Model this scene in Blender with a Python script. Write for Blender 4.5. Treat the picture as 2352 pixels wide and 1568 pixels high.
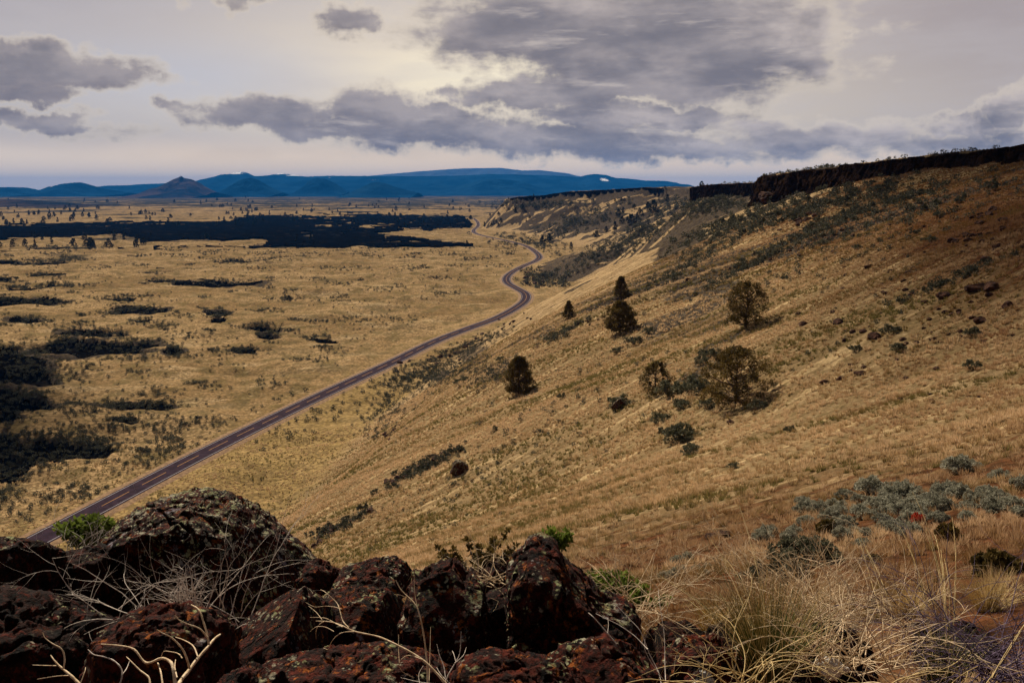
import bpy, math, random
import numpy as np
from mathutils import Vector

for _o in list(bpy.data.objects):
    bpy.data.objects.remove(_o)
SC = bpy.context.scene
COL = SC.collection

# ------------------------------------------------------------------ camera
F = 887.0                      # focal length in pixels of the 1024 wide frame
EYE = 88.0                     # camera height above the plain
HOR = 190.0                    # horizon row
PITCH = math.atan((341 - HOR) / F)
K = 1024 / 2352.0
cam = bpy.data.cameras.new("camera")
cam.lens = F / 1024 * 36
cam.sensor_width = 36
cam.clip_start = 0.05
cam.clip_end = 200000
camo = bpy.data.objects.new("camera", cam)
camo.location = (0, 0, EYE)
camo.rotation_euler = (math.pi / 2 - PITCH, 0, 0)
COL.objects.link(camo)
SC.camera = camo

# ------------------------------------------------------------------ exposure, sun
SC.view_settings.view_transform = 'Standard'
SC.view_settings.look = 'None'
SC.view_settings.exposure = 0.36
SC.view_settings.gamma = 1.0
SC.view_settings.use_curve_mapping = False
SUN_AZ = math.radians(-24)      # from +Y towards +X
SUN_EL = math.radians(40)
sun = bpy.data.lights.new("sun", 'SUN')
sun.energy = 5.0
sun.angle = math.radians(2.0)
sun.color = (1.0, 0.89, 0.71)
suno = bpy.data.objects.new("sun", sun)
COL.objects.link(suno)
SDIR = Vector((math.sin(SUN_AZ) * math.cos(SUN_EL), math.cos(SUN_AZ) * math.cos(SUN_EL), math.sin(SUN_EL)))
suno.rotation_euler = SDIR.to_track_quat('Z', 'Y').to_euler()


# ------------------------------------------------------------------ node helper
class NT:
    def __init__(s, nt):
        s.nt = nt
        nt.nodes.clear()

    def n(s, typ, props=None, **inp):
        nd = s.nt.nodes.new(typ)
        for k, v in (props or {}).items():
            setattr(nd, k, v)
        for k, v in inp.items():
            key = int(k[1:]) if k[0] == 'i' and k[1:].isdigit() else k.replace('_', ' ')
            s.set(nd.inputs[key], v)
        return nd

    def set(s, sock, v):
        if isinstance(v, bpy.types.NodeSocket):
            s.nt.links.new(v, sock)
        elif isinstance(v, bpy.types.Node):
            s.nt.links.new(v.outputs[0], sock)
        else:
            if isinstance(v, tuple) and len(v) == 3 and sock.type == 'RGBA':
                v = v + (1,)
            sock.default_value = v

    def m(s, op, a, b=None, c=None, clamp=False):
        nd = s.nt.nodes.new('ShaderNodeMath')
        nd.operation = op
        nd.use_clamp = clamp
        for i, v in enumerate((a, b, c)):
            if v is not None:
                s.set(nd.inputs[i], v)
        return nd.outputs[0]

    def v(s, op, a, b=None):
        nd = s.nt.nodes.new('ShaderNodeVectorMath')
        nd.operation = op
        s.set(nd.inputs[0], a)
        if b is not None:
            s.set(nd.inputs[3] if op == 'SCALE' else nd.inputs[1], b)
        return nd.outputs['Value'] if op in ('LENGTH', 'DOT_PRODUCT') else nd.outputs[0]

    def mix(s, f, a, b, mode='MIX'):
        nd = s.nt.nodes.new('ShaderNodeMix')
        nd.data_type = 'RGBA'
        nd.blend_type = mode
        s.set(nd.inputs[0], f)
        s.set(nd.inputs[6], a)
        s.set(nd.inputs[7], b)
        return nd.outputs[2]

    def ss(s, x, a, b, lo=0.0, hi=1.0):
        nd = s.nt.nodes.new('ShaderNodeMapRange')
        nd.interpolation_type = 'SMOOTHSTEP'
        s.set(nd.inputs[0], x)
        nd.inputs[1].default_value = a
        nd.inputs[2].default_value = b
        nd.inputs[3].default_value = lo
        nd.inputs[4].default_value = hi
        return nd.outputs[0]

    def noise(s, vec, scale, detail=4, rough=0.55, dist=0.0):
        nd = s.nt.nodes.new('ShaderNodeTexNoise')
        s.set(nd.inputs['Vector'], vec)
        nd.inputs['Scale'].default_value = scale
        nd.inputs['Detail'].default_value = detail
        nd.inputs['Roughness'].default_value = rough
        nd.inputs['Distortion'].default_value = dist
        return nd.outputs[0]

    def vor(s, vec, scale, feat='F1', out=0, rand=1.0):
        nd = s.nt.nodes.new('ShaderNodeTexVoronoi')
        nd.feature = feat
        s.set(nd.inputs['Vector'], vec)
        nd.inputs['Scale'].default_value = scale
        nd.inputs['Randomness'].default_value = rand
        return nd.outputs[out]

    def attr(s, name):
        nd = s.nt.nodes.new('ShaderNodeAttribute')
        nd.attribute_name = name
        return nd


def mul(n, a, b):
    return n.m('MULTIPLY', a, b)


# ------------------------------------------------------------------ world: sky and clouds
def px_azel(X, Y):
    """a direction in the sky (degrees of azimuth, elevation) from a place in the photograph"""
    u = (X * K - 512) / F
    w = -(Y * K - 341) / F
    d = Vector((u, 1, w)).normalized()
    c, s_ = math.cos(PITCH), math.sin(PITCH)
    x, y, z = d.x, d.y * c + d.z * s_, -d.y * s_ + d.z * c
    return math.degrees(math.atan2(x, y)), math.degrees(math.asin(z))


world = bpy.data.worlds.new("World")
SC.world = world
world.use_nodes = True
w = NT(world.node_tree)
tc = w.n('ShaderNodeTexCoord').outputs['Generated']
dirv = w.v('NORMALIZE', tc)
sep = w.n('ShaderNodeSeparateXYZ', i0=dirv)
az = mul(w, w.m('ARCTAN2', sep.outputs[0], sep.outputs[1]), 57.29578)
el = mul(w, w.m('ARCSINE', sep.outputs[2]), 57.29578)
P = w.n('ShaderNodeCombineXYZ', i0=az, i1=el, i2=0.0).outputs[0]

CL = [  # clouds: centre, radii (photo pixels of the 2352 wide view), weight
    (30, 150, 400, 56, 1.6), (240, 163, 190, 20, 1.2), (40, 212, 190, 26, 1.25), (90, 272, 200, 28, 1.2),
    (545, 5, 90, 34, 1.0), (790, 42, 95, 40, 1.05),
    (1330, 60, 450, 115, 1.6), (1600, 60, 330, 140, 1.6), (1560, 115, 440, 150, 1.5), (1450, 30, 500, 90, 1.4), (1480, 180, 420, 80, 1.3), (1080, 70, 170, 60, 1.05), (1700, 40, 260, 100, 1.2), (1800, 120, 90, 70, .95),
    (1035, 212, 80, 30, 1.05), (1220, 215, 220, 52, 1.3), (1500, 268, 290, 44, 1.3), (1340, 258, 200, 38, 1.2), (1380, 205, 330, 50, 1.3),
    (610, 265, 240, 54, 1.3), (420, 247, 80, 22, 1.0), (850, 250, 170, 66, 1.35), (1000, 300, 330, 52, 1.4), (1290, 322, 380, 54, 1.4), (1500, 345, 260, 40, 1.2), (1000, 262, 170, 40, 1.15), (740, 290, 260, 40, 1.2),
    (1850, 315, 380, 44, 1.1), (2120, 335, 330, 36, 1.05), (1650, 350, 340, 32, 1.0), (1700, 290, 200, 30, .9),
    (2230, 285, 130, 34, 1.15), (2330, 250, 90, 66, 1.2), (2330, 320, 130, 42, 1.1),
    (1955, 106, 26, 22, .8), (760, 228, 140, 20, .8), (250, 300, 200, 25, .7),
]


def density(w, P, hi=True):
    wc = w.n('ShaderNodeTexNoise', Vector=P, Scale=0.42, Detail=5.0, Roughness=0.62).outputs['Color']
    warp = w.v('SCALE', w.v('SUBTRACT', wc, (0.5, 0.5, 0.5)), 3.4)
    warp = w.v('MULTIPLY', warp, (1.9, 0.75, 0))
    Q = w.v('ADD', P, warp)
    acc = None
    for (cx, cy, rx, ry, wt) in CL:
        a, e = px_azel(cx, cy)
        sx = (rx * K / F) * 57.3 * math.cos(math.radians(a)) ** 2 + .01
        sy = (ry * K / F) * 57.3
        l = w.v('LENGTH', w.v('MULTIPLY', w.v('SUBTRACT', Q, (a, e, 0)), (1 / sx, 1 / sy, 0)))
        d = w.ss(l, 1.3, 0.2, 0, wt)
        acc = d if acc is None else w.m('MAXIMUM', acc, d)
    PS = w.v('MULTIPLY', P, (0.5, 1.15, 1))
    f1 = w.noise(PS, 0.62, 8 if hi else 3, .58, .15)
    dd = w.m('ADD', acc, mul(w, w.m('SUBTRACT', f1, 0.5), 1.6))
    return dd, f1


d0, f0 = density(w, P)
d1, _ = density(w, w.v('ADD', P, (0.35, 0.85, 0)), False)
PS = w.v('MULTIPLY', P, (0.35, 1.6, 1))
veil = w.noise(PS, 0.35, 5, .6, .3)
# thin background overcast: warm near the hidden sun, mauve to the right, bluish to the left
nish = w.n('ShaderNodeTexSky', {'sky_type': 'NISHITA', 'sun_disc': False, 'sun_elevation': SUN_EL, 'sun_rotation': SUN_AZ,
                                'air_density': 1.0, 'dust_density': 1.5})
nsk = w.v('SCALE', nish.outputs[0], 0.085)


def blob(cx, cy, rx, ry, pw=1.0):
    a, e = px_azel(cx, cy)
    sx = (rx * K / F) * 57.3
    sy = (ry * K / F) * 57.3
    l = w.v('LENGTH', w.v('MULTIPLY', w.v('SUBTRACT', P, (a, e, 0)), (1 / sx, 1 / sy, 0)))
    return w.ss(l, 1.0, 0.0, 0, pw)


base = w.mix(w.ss(az, -30, 32), (0.43, 0.39, 0.39), (0.45, 0.375, 0.345))
base = w.mix(blob(1150, 200, 1250, 340, 1.0), base, (0.80, 0.67, 0.50))
base = w.mix(blob(1230, 175, 520, 120, .85), base, (1.0, 0.88, 0.62))
base = w.mix(blob(400, 170, 520, 120, .75), base, (0.47, 0.47, 0.53))
base = w.mix(blob(1950, 240, 560, 190, .5), base, (0.60, 0.51, 0.41))
base = w.mix(blob(2350, 20, 800, 300, .7), base, (0.32, 0.265, 0.26))
base = w.mix(blob(0, -60, 800, 240, .6), base, (0.35, 0.31, 0.33))
base = w.mix(0.06, base, nsk)
base = w.mix(w.ss(veil, .35, .7, 0, .30), base, (0.50, 0.455, 0.45))
# low band above the horizon: lavender and rain veil
low = w.mix(w.ss(w.noise(w.v('MULTIPLY', P, (.25, .9, 1)), .6, 3), .38, .62), (0.50, 0.42, 0.365), (0.64, 0.53, 0.44))
low = w.mix(blob(40, 395, 420, 95, .75), low, (0.33, 0.40, 0.52))
low = w.mix(blob(90, 412, 160, 22, .8), low, (0.66, 0.58, 0.50))
low = w.mix(blob(1750, 385, 420, 26, .7), low, (0.25, 0.28, 0.40))
low = w.mix(blob(1350, 372, 300, 26, .8), low, (0.52, 0.48, 0.47))
low = w.mix(w.ss(el, 4.2, 1.0, 0, .85), low, (1.0, 0.76, 0.50))
base = w.mix(w.ss(el, 3.9, 1.8), base, low)
# cloud body
shade = w.ss(w.m('SUBTRACT', d0, d1), -0.35, 0.60)
cdark = w.mix(w.ss(az, -28, 6), (0.205, 0.175, 0.180), (0.195, 0.172, 0.180))
cmid = w.mix(w.ss(az, -20, 20), (0.34, 0.295, 0.285), (0.50, 0.43, 0.395))
soft = w.noise(w.v('MULTIPLY', P, (.30, .95, 1)), .55, 5, .55, .2)
body = w.mix(w.m('MULTIPLY_ADD', shade, .6, mul(w, w.ss(soft, .36, .64), .5), clamp=True), cdark, cmid)
core = w.ss(w.m('ADD', d0, mul(w, w.m('SUBTRACT', soft, .5), -1.4)), 0.95, 1.9)
body = w.mix(mul(w, core, 0.7), body, (0.165, 0.152, 0.170))
strk = w.noise(w.v('MULTIPLY', P, (.20, 1.1, 1)), .8, 7, .58, .2)
body = w.mix(mul(w, w.ss(strk, .54, .70, 0, .5), w.ss(az, -26, -16, .25, 1)), body, (0.64, 0.55, 0.48))
mask = w.ss(d0, 0.30, 0.98)
rim = mul(w, w.ss(d0, 0.25, 0.60), w.ss(d0, 1.1, 0.60))
sky = w.mix(mask, base, body)
sky = w.mix(mul(w, rim, 0.32), sky, (0.80, 0.68, 0.52))
# unseen sky overhead and behind, set dark to cut the fill light
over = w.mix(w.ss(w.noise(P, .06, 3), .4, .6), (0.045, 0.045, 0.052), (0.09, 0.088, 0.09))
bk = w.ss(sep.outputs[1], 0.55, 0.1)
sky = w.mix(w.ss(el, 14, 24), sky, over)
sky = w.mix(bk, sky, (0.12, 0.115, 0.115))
sky = w.mix(w.ss(el, -0.3, -2.0), sky, (0.08, 0.07, 0.06))
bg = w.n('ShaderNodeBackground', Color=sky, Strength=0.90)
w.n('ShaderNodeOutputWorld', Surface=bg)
world.cycles.sampling_method = 'MANUAL'
world.cycles.sample_map_resolution = 512


# ------------------------------------------------------------------ numpy noise
def _h(ix, iy, iz, seed):
    h = (ix.astype(np.int64) * 374761393 + iy.astype(np.int64) * 668265263 + iz * 2147483647 + seed * 974634777) & 0xffffffff
    h = ((h ^ (h >> 13)) * 1274126177) & 0xffffffff
    h = ((h ^ (h >> 16)) * 2246822519) & 0xffffffff
    return ((h ^ (h >> 15)) & 0xffff) / 65535.0


def vn2(x, y, seed=0):
    x = np.asarray(x, float); y = np.asarray(y, float)
    ix = np.floor(x); iy = np.floor(y)
    fx = x - ix; fy = y - iy
    fx = fx * fx * fx * (fx * (fx * 6 - 15) + 10); fy = fy * fy * fy * (fy * (fy * 6 - 15) + 10)
    ix = ix.astype(np.int64); iy = iy.astype(np.int64)
    a = _h(ix, iy, 0, seed); b = _h(ix + 1, iy, 0, seed); c = _h(ix, iy + 1, 0, seed); d = _h(ix + 1, iy + 1, 0, seed)
    return (a + (b - a) * fx) * (1 - fy) + (c + (d - c) * fx) * fy


def fbm2(x, y, o=4, seed=0, g=0.5):
    s = 0; a = 1; t = 0
    for i in range(o):
        s = s + a * vn2(x, y, seed + i * 17)
        t += a; a *= g
        x, y = x * 1.62 + y * 1.17 + 3.1, y * 1.62 - x * 1.17 + 7.7
    return s / t


def vn3(x, y, z, seed=0):
    ix = np.floor(x); iy = np.floor(y); iz = np.floor(z)
    fx = x - ix; fy = y - iy; fz = z - iz
    fx = fx * fx * (3 - 2 * fx); fy = fy * fy * (3 - 2 * fy); fz = fz * fz * (3 - 2 * fz)
    ix = ix.astype(np.int64); iy = iy.astype(np.int64); iz = iz.astype(np.int64)
    r = 0
    for dz in (0, 1):
        a = _h(ix, iy, iz + dz, seed); b = _h(ix + 1, iy, iz + dz, seed)
        c = _h(ix, iy + 1, iz + dz, seed); d = _h(ix + 1, iy + 1, iz + dz, seed)
        q = (a + (b - a) * fx) * (1 - fy) + (c + (d - c) * fx) * fy
        r = r + q * (fz if dz else 1 - fz)
    return r


def fbm3(x, y, z, o=4, seed=0, g=.5):
    s = 0; a = 1; t = 0
    for i in range(o):
        s = s + a * vn3(x, y, z, seed + i * 13)
        t += a; a *= g
        x = x * 2.03 + 1.7; y = y * 2.03 + 9.2; z = z * 2.03 + 4.1
    return s / t


def sst(x, a, b):
    t = np.clip((x - a) / (b - a), 0, 1)
    return t * t * (3 - 2 * t)


class Curve1:
    """smooth 1-D curve through a few (y, value) points"""
    def __init__(s, pts, sig):
        pts = sorted(pts)
        s.g = np.arange(-600, 9000, 4.0)
        v = np.interp(s.g, [p[0] for p in pts], [p[1] for p in pts])
        k = np.exp(-0.5 * (np.arange(-60, 61) * 4.0 / sig) ** 2); k /= k.sum()
        s.v = np.convolve(np.pad(v, 60, mode='edge'), k, mode='valid')

    def __call__(s, y):
        return np.interp(y, s.g, s.v)


# ------------------------------------------------------------------ pixel rays
def pxray(X, Y):
    X = np.asarray(X, float); Y = np.asarray(Y, float)
    u = (X * K - 512) / F; q = -(Y * K - 341) / F
    c, s_ = math.cos(PITCH), math.sin(PITCH)
    x, y, z = u, c + q * s_, -s_ + q * c
    n = np.sqrt(x * x + y * y + z * z)
    return x / n, y / n, z / n


def plane_hit(X, Y, z=0.0):
    x, y, zz = pxray(X, Y)
    t = (z - EYE) / zz
    return x * t, y * t


def at(X, Y, D):
    """world point seen at photo pixel X, Y at forward distance D"""
    x, y, z = pxray(X, Y)
    t = D / y
    return Vector((x * t, y * t, EYE + z * t))


# ------------------------------------------------------------------ road centre line
RPX = [(-120, 1348), (60, 1254), (200, 1180), (480, 1034), (720, 916), (900, 832), (1000, 783), (1080, 752), (1140, 730), (1185, 706), (1207, 688), (1206, 673),
       (1186, 661), (1167, 650), (1163, 638), (1175, 625), (1205, 609), (1231, 598), (1239, 589), (1228, 576), (1205, 563), (1165, 552), (1120, 543), (1092, 535), (1088, 528), (1098, 518), (1096, 508), (1088, 501)]
rp = np.array([plane_hit(a, b) for a, b in RPX])
d0_ = (rp[0] - rp[1]); rp = np.vstack([rp[0] + d0_ / np.linalg.norm(d0_) * 260, rp])


def catmull(p, step):
    out = []
    for i in range(len(p) - 1):
        p0 = p[max(i - 1, 0)]; p1 = p[i]; p2 = p[i + 1]; p3 = p[min(i + 2, len(p) - 1)]
        L = np.linalg.norm(p2 - p1)
        n = max(2, int(L / step))
        # centripetal tangents
        m1 = (p2 - p0) / (np.linalg.norm(p2 - p1) + np.linalg.norm(p1 - p0) + 1e-6) * L
        m2 = (p3 - p1) / (np.linalg.norm(p3 - p2) + np.linalg.norm(p2 - p1) + 1e-6) * L
        for t in np.arange(n) / n:
            h = (2 * t ** 3 - 3 * t ** 2 + 1, t ** 3 - 2 * t ** 2 + t, -2 * t ** 3 + 3 * t ** 2, t ** 3 - t ** 2)
            out.append(h[0] * p1 + h[1] * m1 + h[2] * p2 + h[3] * m2)
    out.append(p[-1])
    return np.array(out)


RD = catmull(rp, 3.0)
for _ in range(6):
    RD[1:-1] = (RD[:-2] + RD[1:-1] * 2 + RD[2:]) / 4
_ro = np.argsort(RD[:, 1])
RDs = RD[_ro]
_tan = np.gradient(RDs[:, 0], RDs[:, 1] + np.arange(len(RDs)) * 1e-6)
RCOS = 1 / np.sqrt(1 + np.clip(_tan, -3, 3) ** 2)


def road_dist(x, y):
    xr = np.interp(y, RDs[:, 1], RDs[:, 0])
    cs = np.interp(y, RDs[:, 1], RCOS)
    d = (x - xr) * cs
    return np.where(y > RDs[-1, 1], 999.0, d)


# ------------------------------------------------------------------ terrain
FOOT = Curve1([(-600, -300), (-100, -190), (0, -140), (100, -98), (180, -72), (238, -60), (300, -58), (371, -46), (450, -32), (530, -14), (610, 14), (660, 50), (720, 78), (800, 66), (860, 50), (950, 34), (1030, 26),
               (1090, 44), (1200, 90), (1350, 110), (1500, 84), (1620, 50), (1800, 0), (1960, -60), (2080, -72), (2300, -40), (2600, 60), (3200, 300), (5000, 1200), (9000, 4000)], 16)
RIM = Curve1([(-600, 60), (-100, 45), (0, 48), (60, 82), (110, 115), (170, 130), (234, 132), (330, 120), (392, 106), (412, 112), (430, 160), (540, 182), (620, 168), (700, 152), (760, 152), (830, 190), (900, 250), (1000, 300),
              (1300, 340), (1600, 320), (1740, 270), (1840, 190), (1930, 90), (2020, 10), (2120, -20), (2250, 10), (2600, 160), (3200, 480), (5000, 1500), (9000, 4600)], 9)
ZR = Curve1([(-600, 6), (0, 5), (100, 8), (170, 10), (234, 10.5), (320, 8.5), (392, 6.8), (430, 6), (540, 5.5), (640, 5), (740, 3.5), (800, 1), (900, -1), (1300, -4), (1500, -3), (1640, 2), (1740, 5), (1830, 2), (1900, -4), (1980, -12), (2080, -19), (2300, -26), (3000, -30), (5000, -50), (9000, -70)], 14)
CLH = Curve1([(-600, 3), (60, 2), (200, 3), (260, 4.5), (330, 7.5), (395, 9), (430, 6), (520, 4), (640, 8), (760, 9), (850, 9), (1600, 7), (1880, 7), (2000, 6), (2500, 4), (9000, 2)], 10)

CTRL = [(1, 177, -40), (23, 192, -31), (31, 234, -28), (15, 231, -33), (36, 138, -21), (23, 95, -22), (11, 72, -26), (26, 65, -17.5), (15, 34, -12), (-9, 45, -20),
        (-30, 100, -47), (-40, 160, -58), (93, 395, -12), (63, 465, -38), (35, 550, -68), (60, 100, -7), (60, 300, -19), (100, 300, -3), (108, 234, 1), (80, 160, -4), (0, 300, -50), (-15, 400, -68)]
LAVAP = []      # lava patch ellipses, filled below


def base_h(x, y):
    """height above the plain of the scarp without small relief"""
    wob = (fbm2(x / 60, y / 60, 2, 5) - .5) * 14
    xf = FOOT(y + wob * .6); xr = RIM(y + wob * .35) + 0.5 * wob
    H = EYE + ZR(y); cl = CLH(y)
    t = (x - xf) / np.maximum(xr - xf, 20)
    s = 0.5 * (t + np.sqrt(t * t + 0.006)) - 0.010
    tt = np.clip(t, 0, 1)
    prof = np.minimum(s, 1.0) + 0.05 * np.sin(tt * math.pi)
    zz = (H - cl) * np.minimum(prof, 1.0) * sst(t, -0.12, 0.02)
    top = H + np.clip((x - xr) * 0.012, 0, 30)
    up = sst(x - xr, -1.2, 0.8)
    return zz * (1 - up) + top * up, t, xr


_cx = np.array(CTRL, float)
_b, _, _ = base_h(_cx[:, 0], _cx[:, 1])
_res = (_cx[:, 2] + EYE) - _b
_anch = np.array([(150, 50), (150, 150), (170, 250), (160, 350), (-80, 300), (-120, 220), (-160, 120), (60, 620), (120, 560), (0, 640), (200, 450), (-60, 420)], float)
_ap = np.vstack([_cx[:, :2], _anch]); _ar = np.concatenate([_res, np.zeros(len(_anch))])
SIG = 42.0
_Kk = np.exp(-((_ap[:, None, :] - _ap[None]) ** 2).sum(-1) / (2 * SIG ** 2)) + np.eye(len(_ap)) * 0.06
_wt = np.linalg.solve(_Kk, _ar)


def height(x, y, detail=True):
    x = np.asarray(x, float); y = np.asarray(y, float)
    h, t, xr = base_h(x, y)
    c = np.zeros_like(h)
    near = (y < 760)
    if near.any():
        xs = x[near]; ys = y[near]; cc = np.zeros_like(xs)
        for (px, py), wq in zip(_ap, _wt):
            cc += wq * np.exp(-((xs - px) ** 2 + (ys - py) ** 2) / (2 * SIG ** 2))
        c[near] = cc
    lim = sst(t, 0.0, 0.25) * (1 - sst(x - xr, -6, 6))
    h = h + c * lim
    # knob the photographer stands on
    loc = EYE - 1.35 - 0.40 * y + 0.14 * x - 0.012 * x * x * (x < 0)
    r = np.hypot(x, y)
    k = 1 - sst(r, 9, 42)
    h = np.where(y > -15, loc * k + h * (1 - k), np.minimum(h * (1 - k) + (EYE - 1.6) * k, EYE + 6))
    plain = 1 - sst(t, -0.05, 0.1)
    slope = sst(t, 0.02, 0.15) * (1 - sst(x - xr, -3, 3))
    if detail:
        # hummocky lava plain
        m = fbm2(x / 34, y / 26, 5, 31) - .5
        m2 = np.abs(fbm2(x / 90 + 5, y / 55, 3, 77) - .5)
        ro = sst(np.abs(road_dist(x, y)), 6, 26)
        fade = 1 - sst(r, 6000, 12000)
        h = h + plain * ro * fade * (m * 6.5 + m2 * 9.0 - 1.2)
        # rills and benches on the slope: long down the slope, narrow along it
        q = y + 0.35 * x
        rl = fbm2(x / 70, q / 9, 4, 11) - .5
        h = h + slope * (sst(r, 80, 260) * .8 + .12) * rl * 3.0
        h = h + slope * sst(r, 8, 40) * (fbm2(x / 6, y / 6, 4, 9) - .5) * .8
        h = h + slope * sst(y, 380, 520) * (fbm2(x / 55, q / 60, 3, 19) - .5) * 22
        h = h + (1 - k * .7) * 0.0 + (fbm2(x / 1.3, y / 1.3, 3, 3) - .5) * 0.22 * (r < 120)
        top = sst(x - xr, 0, 5)
        h = h + top * (fbm2(x / 14, y / 14, 4, 23) - .5) * 2.4
        h = h + top * sst(y, 1000, 1500) * (fbm2(x / 160, y / 160, 3, 29) - .4) * 12
    for (cx, cy, ax, ay, bx, by, dep) in LAVAP:
        lx = x - cx; ly = y - cy
        R = 1.5 * max(math.hypot(ax, ay), math.hypot(bx, by))
        sel = (np.abs(lx) < R) & (np.abs(ly) < R)
        if sel.any():
            l = lava_r(x[sel], y[sel], (cx, cy, ax, ay, bx, by, dep))
            h[sel] -= dep * (1 - sst(l, 0.55, 1.12))
    return h


def lava_r(x, y, e):
    cx, cy, ax, ay, bx, by, dep = e
    det = ax * by - ay * bx
    lx = x - cx; ly = y - cy
    a = (lx * by - ly * bx) / det; b = (ly * ax - lx * ay) / det
    n = fbm2(a * 2.2 + cx, b * 2.2 + cy, 3, 91) - .5
    n2 = fbm2(x / 5, y / 9, 3, 92) - .5
    return np.sqrt(a * a + b * b) + n * 0.85 + n2 * .30


# dark hollows of lava rubble and brush in the near plain
HOL = [(205, 762, 85, 13, 3), (225, 795, 150, 17, 3.5), (165, 785, 50, 12, 2.5), (60, 732, 40, 8, 2), (75, 692, 110, 6, 2.5), (10, 690, 40, 8, 2), (285, 688, 38, 5, 2),
                      (320, 712, 75, 9, 2), (270, 718, 30, 5, 1.5), (325, 736, 26, 4, 2), (505, 716, 34, 8, 2.5), (500, 730, 20, 4, 2), (590, 752, 60, 9, 3.2), (617, 770, 28, 6, 2.5),
                      (400, 806, 30, 6, 1.8), (560, 800, 34, 6, 1.2), (30, 830, 105, 26, 4), (65, 860, 68, 20, 3.5), (10, 800, 36, 14, 3), (25, 905, 60, 22, 3), (60, 925, 80, 22, 3.2), (10, 960, 40, 24, 3),
                      (140, 1035, 130, 26, 3), (30, 1060, 60, 32, 3), (15, 1020, 30, 20, 2), (225, 1020, 40, 14, 1.5), (20, 1095, 40, 20, 2), (500, 648, 110, 7, 1.5), (375, 645, 45, 5, 1.5),
                      (85, 605, 60, 5, 2), (130, 655, 40, 5, 1.5), (110, 632, 50, 5, 1), (740, 775, 34, 6, 1.0), (670, 685, 24, 4, 1.2), (330, 930, 90, 8, .8), (140, 600, 30, 3, 1.5), (50, 660, 40, 5, 1.5), (290, 965, 35, 6, 1),
                      (10, 640, 30, 6, 1.5), (10, 600, 40, 4, 1.5), (160, 570, 90, 3, 1.5), (560, 600, 60, 4, 1)]
for (X, Y, rx, ry, dep) in HOL:
    c = plane_hit(X, Y); a = plane_hit(X + rx, Y); b = plane_hit(X, Y - ry)
    LAVAP.append((float(c[0]), float(c[1]), float(a[0] - c[0]), float(a[1] - c[1]), float(b[0] - c[0]), float(b[1] - c[1]), dep))


def hit(X, Y, n=420, tmin=1.5, tmax=26000):
    """where the rays through photo pixels meet the terrain"""
    X = np.atleast_1d(np.asarray(X, float)); Y = np.atleast_1d(np.asarray(Y, float))
    dx, dy, dz = pxray(X, Y)
    ts = np.geomspace(tmin, tmax, n)
    px = dx[:, None] * ts; py = dy[:, None] * ts; pz = EYE + dz[:, None] * ts
    g = height(px.ravel(), py.ravel()).reshape(px.shape)
    below = pz < g
    i = below.argmax(1); ok = below.any(1) & (i > 0)
    i = np.clip(i, 1, n - 1); ii = np.arange(len(X))
    a = pz[ii, i - 1] - g[ii, i - 1]; b = pz[ii, i] - g[ii, i]
    f = a / np.maximum(a - b, 1e-6)
    t = ts[i - 1] + (ts[i] - ts[i - 1]) * f
    x = dx * t; y = dy * t
    return x, y, height(x, y), ok


# ------------------------------------------------------------------ mesh helpers
def np_mesh(name, V, Fc, mats=(), attrs=None, smooth=True, nper=None):
    me = bpy.data.meshes.new(name)
    V = np.ascontiguousarray(V, np.float32); Fc = np.ascontiguousarray(Fc, np.int32)
    k = Fc.shape[1]
    me.vertices.add(len(V)); me.vertices.foreach_set('co', V.ravel())
    me.loops.add(Fc.size); me.loops.foreach_set('vertex_index', Fc.ravel())
    me.polygons.add(len(Fc)); me.polygons.foreach_set('loop_start', np.arange(0, Fc.size, k, dtype=np.int32))
    me.polygons.foreach_set('use_smooth', np.full(len(Fc), smooth))
    for nm, a in (attrs or {}).items():
        at_ = me.attributes.new(nm, 'FLOAT', 'POINT')
        at_.data.foreach_set('value', np.ascontiguousarray(a, np.float32))
    me.update(calc_edges=True)
    for m in mats:
        me.materials.append(m)
    return me


def obj(name, me, parent=None, loc=None):
    o = bpy.data.objects.new(name, me)
    COL.objects.link(o)
    if parent: o.parent = parent
    if loc is not None: o.location = loc
    return o


def tag(o, label=None, cat=None, group=None, kind=None):
    if label: o['label'] = label
    if cat: o['category'] = cat
    if group: o['group'] = group
    if kind: o['kind'] = kind
    return o


def empty(name, loc=(0, 0, 0), rz=0, sc=1.0):
    o = bpy.data.objects.new(name, None)
    o.empty_display_size = 0.2
    COL.objects.link(o)
    o.location = loc; o.rotation_euler = (0, 0, rz)
    o.scale = sc if isinstance(sc, tuple) else (sc, sc, sc)
    return o


def copy_tree(o, loc, rz, sc, label=None, group=None, name=None):
    c = o.copy(); COL.objects.link(c)
    if name: c.name = name
    c.location = loc; c.rotation_euler = (0, 0, rz)
    c.scale = sc if isinstance(sc, tuple) else (sc, sc, sc)
    if label: c['label'] = label
    if group: c['group'] = group
    for ch in o.children:
        d = ch.copy(); COL.objects.link(d); d.parent = c
    return c


# ------------------------------------------------------------------ materials
def material(name):
    m = bpy.data.materials.new(name); m.use_nodes = True
    return m, NT(m.node_tree)


def finish(n, col, rough=0.9, bump=None, bs=0.4, bd=0.1, spec=0.2, trans=0.0):
    kw = dict(Base_Color=col, Roughness=rough)
    p = n.n('ShaderNodeBsdfPrincipled', **kw)
    p.inputs['Specular IOR Level'].default_value = spec
    if bump is not None:
        b = n.n('ShaderNodeBump', Height=bump, Strength=bs, Distance=bd)
        n.set(p.inputs['Normal'], b.outputs[0])
    out = p.outputs[0]
    if trans:
        tr = n.n('ShaderNodeBsdfTranslucent', Color=col)
        ms = n.n('ShaderNodeMixShader', i0=trans, i1=p.outputs[0], i2=tr.outputs[0])
        out = ms.outputs[0]
    n.n('ShaderNodeOutputMaterial', Surface=out)


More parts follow.
